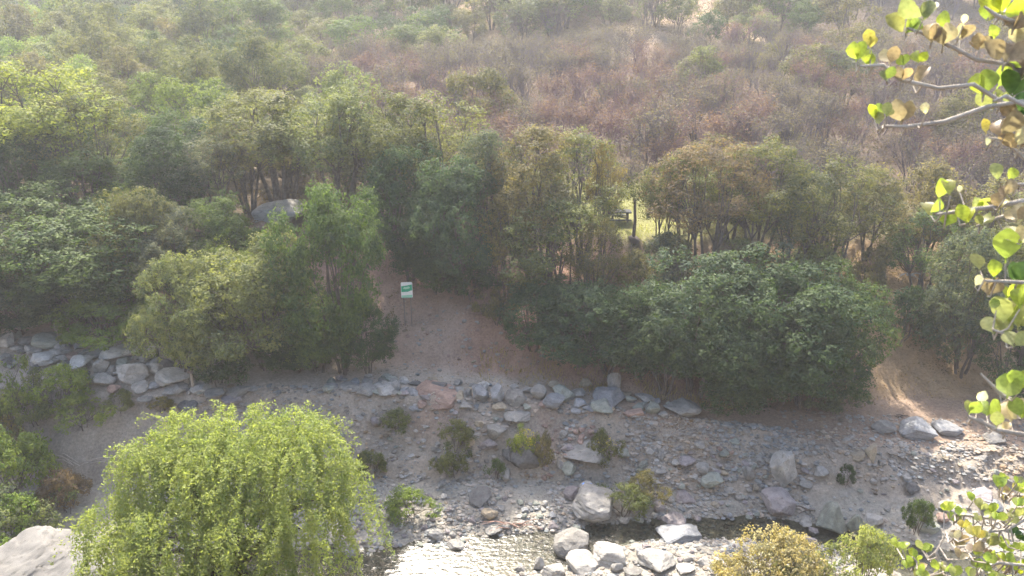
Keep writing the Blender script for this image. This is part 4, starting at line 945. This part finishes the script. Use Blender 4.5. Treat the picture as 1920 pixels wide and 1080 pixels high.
cl1 = [(1605, 100, 48, 'gg', 2), (1625, 112, 40, 'go', 2), (1632, 78, 38, 'oy', 2), (1668, 105, 48, 'rp', 2), (1695, 112, 34, 'gg', 2), (1722, 105, 38, 'gb', 2), (1712, 145, 48, 'r', 1), (1690, 140, 34, 'ro', 2), (1662, 140, 32, 'og', 2),
       (1640, 208, 46, 'bg', 2), (1662, 205, 42, 'go', 2), (1690, 215, 55, 'r', 2), (1735, 208, 24, 'wp', 1), (1650, 225, 32, 'oy', 1),
       (1700, 42, 58, 'go', 3), (1730, 18, 60, 'oo', 3), (1745, 62, 55, 'rp', 2), (1777, 42, 48, 'bg', 1), (1768, 70, 52, 'pr', 2), (1800, 60, 44, 'rp', 2), (1806, 38, 26, 'ow', 1), (1860, 65, 46, 'gb', 1), (1835, 80, 40, 'pr', 3), (1885, 95, 60, 'r', 3), (1905, 70, 46, 'pr', 2),
       (1850, 22, 52, 'go', 2), (1880, 5, 66, 'bb', 3), (1915, 18, 60, 'go', 3), (1900, 40, 50, 'rp', 2), (1868, 140, 76, 'g', 1), (1842, 160, 62, 'og', 2), (1897, 160, 68, 'd', 2), (1862, 186, 52, 'od', 3), (1915, 130, 56, 'rp', 3), (1912, 200, 60, 'dr', 3),
       (1850, 240, 34, 'y', 1), (1880, 240, 62, 'r', 2), (1910, 262, 52, 'rp', 3), (1852, 266, 26, 'w', 1), (1762, 355, 62, 'g', 1), (1745, 388, 46, 'go', 2), (1782, 352, 42, 'o', 1), (1772, 412, 42, 'gg', 2), (1812, 404, 44, 'gb', 2), (1835, 385, 42, 'og', 2), (1842, 412, 36, 'go', 2), (1800, 355, 20, 'w', 1),
       (1868, 378, 44, 'yr', 3), (1892, 325, 46, 'g', 1), (1873, 326, 40, 'o', 1), (1885, 355, 44, 'ry', 2), (1905, 400, 44, 'pr', 3), (1912, 440, 52, 'pw', 3), (1885, 470, 68, 'g', 1), (1866, 508, 46, 'b', 1), (1838, 490, 52, 'o', 1), (1908, 512, 74, 'd', 2), (1852, 536, 56, 'rp', 2), (1828, 526, 34, 'pw', 1), (1888, 545, 46, 'bg', 2), (1912, 560, 56, 'dg', 2),
       (1885, 585, 74, 'og', 2), (1862, 606, 58, 'oo', 2), (1908, 596, 70, 'go', 2), (1900, 635, 46, 'po', 2), (1868, 570, 34, 'gp', 1), (1816, 762, 44, 'go', 2), (1850, 762, 52, 'gg', 2), (1832, 745, 28, 'pw', 1), (1895, 772, 58, 'p', 2), (1888, 728, 58, 'gg', 2), (1914, 712, 54, 'gb', 2), (1868, 790, 36, 'o', 1), (1915, 770, 44, 'gb', 2), (1880, 800, 30, 'wp', 2)]
shrub('near_shrub', 'round leaved shrub branches reaching in close to the viewer along the right edge', B1, T1, stem1, br1, cl1)
T2 = 3.1
B2 = np.array([2.25, 2.9, H1(2.25, 2.9) - .05])
stem2 = [([[0, 0, 0], P1(1990, 1300, T2) - B2, P1(1975, 1060, T2) - B2, P1(1965, 940, T2) - B2], .02), ([[-.1, 0, 0], P1(1860, 1300, T2) - B2, P1(1800, 1140, T2) - B2], .016)]
br2 = [([(1966, 945, .0), (1925, 957, 0), (1865, 982, 0), (1845, 1008, 0), (1825, 1024, 0), (1796, 1025, 0)], 3.4), ([(1968, 965, 0), (1920, 975, 0), (1890, 992, 0), (1855, 998, 0)], 3), ([(1970, 1000, 0), (1910, 990, .1), (1860, 972, .1), (1810, 966, .1), (1790, 964, .1)], 3), ([(1968, 950, 0), (1920, 930, .05), (1880, 925, .05)], 3),
       ([(1805, 1150, 0), (1770, 1070, 0), (1755, 1035, 0), (1775, 1000, 0)], 3), ([(1805, 1150, 0), (1735, 1075, 0), (1712, 1045, 0)], 3), ([(1975, 1080, 0), (1920, 1060, 0), (1870, 1055, 0), (1840, 1065, 0)], 3), ([(1800, 1140, 0), (1800, 1090, 0), (1790, 1060, 0)], 3)]
cl2 = []
for (cx, cy, n, tn) in [(1872, 902, 3, 'gb'), (1900, 915, 4, 'gyo'), (1885, 925, 4, 'ygr'), (1912, 900, 3, 'og'), (1828, 942, 4, 'go'), (1783, 950, 3, 'gb'), (1800, 962, 3, 'go'), (1846, 965, 3, 'go'), (1870, 960, 4, 'gb'), (1905, 955, 4, 'og'), (1815, 990, 4, 'yog'), (1800, 1008, 4, 'pr'), (1825, 1005, 4, 'pyr'), (1790, 1000, 3, 'rp'),
                        (1850, 1005, 3, 'od'), (1885, 1015, 4, 'go'), (1910, 1000, 4, 'gd'), (1720, 1032, 4, 'gb'), (1695, 1030, 3, 'gg'), (1740, 1030, 3, 'go'), (1705, 1052, 3, 'gb'), (1735, 1065, 4, 'gp'), (1765, 1062, 3, 'pg'), (1780, 1075, 3, 'go'), (1840, 1045, 3, 'go'), (1862, 1035, 4, 'rpg'), (1875, 1055, 4, 'pg'), (1895, 1050, 4, 'gb'),
                        (1912, 1065, 5, 'gb'), (1850, 1072, 4, 'go'), (1905, 1030, 4, 'gb'), (1825, 1066, 3, 'og'), (1900, 1080, 4, 'gb'), (1870, 1085, 4, 'go'), (1720, 1085, 3, 'og'), (1810, 1035, 3, 'rp'), (1755, 1085, 3, 'go'), (1915, 935, 3, 'yg'), (1890, 985, 3, 'go')]:
    for k in range(2): cl2.append((cx + R.uniform(-14, 14), cy + R.uniform(-10, 10), R.uniform(19, 30), tn, max(2, n - 1)))
shrub('lower_shrub', 'smaller round leaved shrub in the lower right corner with a curved pale branch', B2, T2, stem2, br2, cl2, .15)

# ------------------------------------------------------------------ sign, post, sticks, picnic spot
M_WHITE = plain_mat('sign_white', (.78, .79, .76), .5); M_GREEN = plain_mat('sign_green', (.02, .36, .19), .45); M_MINT = plain_mat('sign_mint', (.28, .62, .45), .5)
M_GREY = plain_mat('weathered_wood', (.16, .13, .11), .9); M_METAL = plain_mat('weathered_dark_board', (.075, .078, .08), .9, .1)
x, y, z, mpp = at(766, 612)
zt = top_z(x, y, 529); zb = top_z(x, y, 558); pw = 21 * mpp
sg = empty('park_sign', (x, y, z)); sg.rotation_euler = (0, 0, .06)
hp = zt - zb; zc = (zt + zb) / 2 - z
def poly(name, pts, yoff, mat, parent, thick=.004):
    n = len(pts); V = np.array([[p[0] * pw, -yoff, zc + p[1] * hp] for p in pts] + [[p[0] * pw, -yoff + thick, zc + p[1] * hp] for p in pts])
    me = bpy.data.meshes.new(name); me.from_pydata([tuple(v) for v in V], [], [tuple(range(n)), tuple(range(2 * n - 1, n - 1, -1))] + [(i, n + i, n + (i + 1) % n, (i + 1) % n) for i in range(n)]); me.materials.append(mat)
    return ob(name, me, parent)
c = .06
bd = poly('board', [(-.5 + c, -.5), (.5 - c, -.5), (.5, -.5 + c), (.5, .5 - c), (.5 - c, .5), (-.5 + c, .5), (-.5, .5 - c), (-.5, -.5 + c)], .05, M_WHITE, sg, .04)
poly('green_band', [(-.47, -.12), (.1, -.1), (.3, -.04), (.47, -.02), (.47, .36), (.2, .33), (-.1, .29), (-.47, .26)], .056, M_GREEN, bd)
poly('emblem', [(-.34, .10), (-.1, .06), (.22, .1), (.3, .18), (.2, .24), (-.05, .2), (-.2, .22)], .062, M_MINT, bd)
poly('pale_band', [(-.46, -.44), (.46, -.44), (.46, -.3), (-.46, -.34)], .056, M_MINT, bd)
poly('green_foot', [(-.44, -.49), (.44, -.49), (.44, -.455), (-.44, -.455)], .057, M_GREEN, bd)
for sx in (-.3, .3):
    v_, f_ = box_np(sx * pw, .03, (zc - hp * .3) / 2 - .2, .07, .07, zc + hp * .7 + .4)
    ob('post', mesh_np('sign_post', v_, f_, M_GREY), sg)
tag(sg, 'green and white park notice board at the top of the bare slope', 'sign')
x, y, z, mpp = at(363, 733)
po = empty('wooden_post', (x, y, z)); zt = top_z(x, y, 699) - z
ob('shaft', Tubes().add([[0, 0, -.3], [.02, 0, zt]], [.09, .08], 8).mesh('post_shaft', M_PALEBARK), po)
v_, f_ = box_np(.02, 0, zt + .06, .34, .2, .13); ob('cap', mesh_np('post_cap', v_, f_, M_GREY), po)
tag(po, 'short pale wooden post with dark cap at the end of the boulder heap', 'post')
x, y, z, mpp = at(112, 645); zt = top_z(x, y, 605) - z
sk = ob('pale_stick', Tubes().add([[.05, 0, -.1], [0, 0, zt * .5], [-.1, 0, zt]], [.06, .055, .03], 6).mesh('pale_stick', M_PALEBARK), None, (x, y, z)); tag(sk, 'pale stick standing upright behind the greenish boulder', 'stick')
bush(121, 618, 652, 22, 'yellow green', 'slim yellow green sapling beside the upright pale stick')
def branch_tangle(px, py, n, ln, rad, mat, label, name, lift=.1, colr=None, up=.25):
    x, y, z, mpp = at(px, py); tb = Tubes()
    for i in range(n):
        a = R.uniform(-.5, .5) + (math.pi if R.random() < .4 else 0); l = ln * R.uniform(.5, 1); s = np.array([R.uniform(-.3, .3), R.uniform(-.25, .25), lift])
        e = s + np.array([math.cos(a) * l, math.sin(a) * l, R.uniform(-.02, up) * l]); m = (s + e) / 2 + np.array([0, 0, .12 * l])
        tb.add([s, m, e], [rad, rad * .8, rad * .3], 5)
    o = ob(name, tb.mesh(name, mat), None, (x, y, z), color=colr); tag(o, label, 'branch'); return o
branch_tangle(965, 990, 9, 1.6, .025, noise_mat('dry_red_branch', (.26, .15, .12), (.38, .26, .2), 5), 'heap of dry reddish branches on the gravel bar', 'dry_branch')
branch_tangle(150, 890, 7, 2.4, .03, M_PALEBARK, 'bare pale branches sticking out beside the willow', 'dry_branch', .5)
branch_tangle(1698, 545, 8, .9, .045, plain_mat('bleached_wood', (.55, .54, .52), .8), 'white dead branch hanging over the dark hollow', 'dead_branch', 1.2, None, -.5)
branch_tangle(1530, 965, 2, 1.6, .05, M_BARK, 'dark log wedged behind the purple grey boulder', 'log', .2)
branch_tangle(1688, 782, 5, .7, .03, M_BARK, 'small dark twig heap on the track near the tan bank', 'twig_heap', .05)
x, y, z, mpp = at(1187, 456)
pt = empty('staked_tree', (x, y, z)); zt = top_z(x, y, 372) - z
ob('trunk', Tubes().add([[0, 0, 0], [.06, 0, zt * .5], [-.05, 0, zt]], [.13, .11, .09], 7).mesh('staked_trunk', M_BARK), pt)
ob('root_mound', mesh_np('root_mound', rock_verts(777, 3, 12, 10, .08)[0] * [.45, .4, .32] + [0, 0, .15], ICO[3][1], M_GREY, True), pt)
cm, _, _ = crown_mesh('staked_crown', 2.4, 2.2, 9, 20, 9, .16, zt - .2); ob('crown', cm, pt, color=TONE['olive'])
tag(pt, 'single dark trunk with a mound at its foot on the small sunny meadow', 'tree')
x, y, z, mpp = at(1168, 425)
tbx = empty('picnic_table', (x - .3, y + .8, z))
v_, f_ = box_np(0, 0, .95, 1.9, .9, .09); ob('table_top', mesh_np('table_top', v_, f_, M_METAL), tbx)
for sx in (-.7, .7):
    v_, f_ = box_np(sx, 0, .42, .12, .6, 1.0); ob('leg', mesh_np('table_leg', v_, f_, M_GREY), tbx)
for sy in (-.75, .75):
    v_, f_ = box_np(0, sy, .48, 1.8, .26, .07); ob('seat', mesh_np('table_seat', v_, f_, M_METAL), tbx)
tag(tbx, 'dark grey picnic table at the back of the small sunny meadow', 'table')

# ------------------------------------------------------------------ dry grass
def grass(name, label, n, cond, colr, hgt, x0, x1, y0, y1):
    X = rng.uniform(x0, x1, n); Y = rng.uniform(y0, y1, n); m = cond(X, Y) & (fbm(X / 1.2, Y / 1.2, 91, 3) + rng.uniform(-.3, .3, n) > .02); X = X[m]; Y = Y[m]; Z = h(X, Y); n = len(X)
    a = rng.uniform(0, 6.28, n); l = hgt * rng.uniform(.5, 1.3, n); w = .018; t = np.stack([np.cos(a), np.sin(a), 0 * a], 1); le = rng.normal(size=(n, 3)) * .35
    b = np.stack([X, Y, Z - .02], 1); tip = b + (le * [1, 1, 0] + [0, 0, 1]) * l[:, None]
    V_ = np.stack([b - t * w, b + t * w, tip], 1).reshape(-1, 3)
    o = ob(name, mesh_np(name, V_, np.arange(3 * n).reshape(-1, 3), M_LEAF, False, {'tint': np.repeat(rng.random(n), 3)}), None, color=colr); tag(o, label, kind='stuff')
band = lambda X, Y: (Y > np.interp(X, XK, STY) - .6) & (Y < np.interp(X, XK, STY) + 2.2)
grass('dry_grass', 'dry straw grass along the track below the bushes', 9000, band, (.30, .235, .11), .38, -2, 14, 42, 48)
grass('bank_grass', 'thin dry grass on the tan bank', 5000, lambda X, Y: Y > np.interp(X, XK, STY) - .2, (.30, .22, .12), .22, 16, 30, 44, 57)
grass('meadow_grass', 'short sunny green grass of the small meadow', 9000, lambda X, Y: Y > np.interp(X, XK, BY) - .5, (.26, .28, .08), .3, 3, 22, 54, 68)

n_ = 9000; X_ = rng.uniform(-30, 30, n_); Y_ = rng.uniform(42.5, 58, n_); m_ = (Y_ > np.interp(X_, XK, STY) - 1.6 + 1.5 * fbm(X_ / 2, Y_ / 2, 95)); X_ = X_[m_]; Y_ = Y_[m_]
V_, F_, T_ = leaves(np.stack([X_, Y_, h(X_, Y_) + .03], 1), np.tile([0, -.3, 1.], (len(X_), 1)), .10, rng.random(len(X_)), .6)
tag(ob('leaf_litter', mesh_np('leaf_litter', V_, F_, M_LEAF, False, {'tint': T_}), None, color=(.17, .12, .08)), 'dry brown leaf litter on the slope and track edge', kind='stuff')
# ------------------------------------------------------------------ haze
v_, f_ = box_np(0, 85, 42, 760, 800, 88); me = mesh_np('haze', v_, f_)
m, ns, ls = new_mat('haze_air'); pv = nd(ns, 'ShaderNodeVolumePrincipled'); pv.inputs['Color'].default_value = (.93, .95, 1, 1); pv.inputs['Density'].default_value = HAZE; pv.inputs['Anisotropy'].default_value = .35
o_ = nd(ns, 'ShaderNodeOutputMaterial'); ls.new(pv.outputs[0], o_.inputs['Volume']); me.materials.append(m)
tag(ob('haze', me), 'pale sunlit haze filling the valley air', kind='stuff')
print('tris', sum(len(m.loops) - 2 * len(m.polygons) for m in bpy.data.meshes))
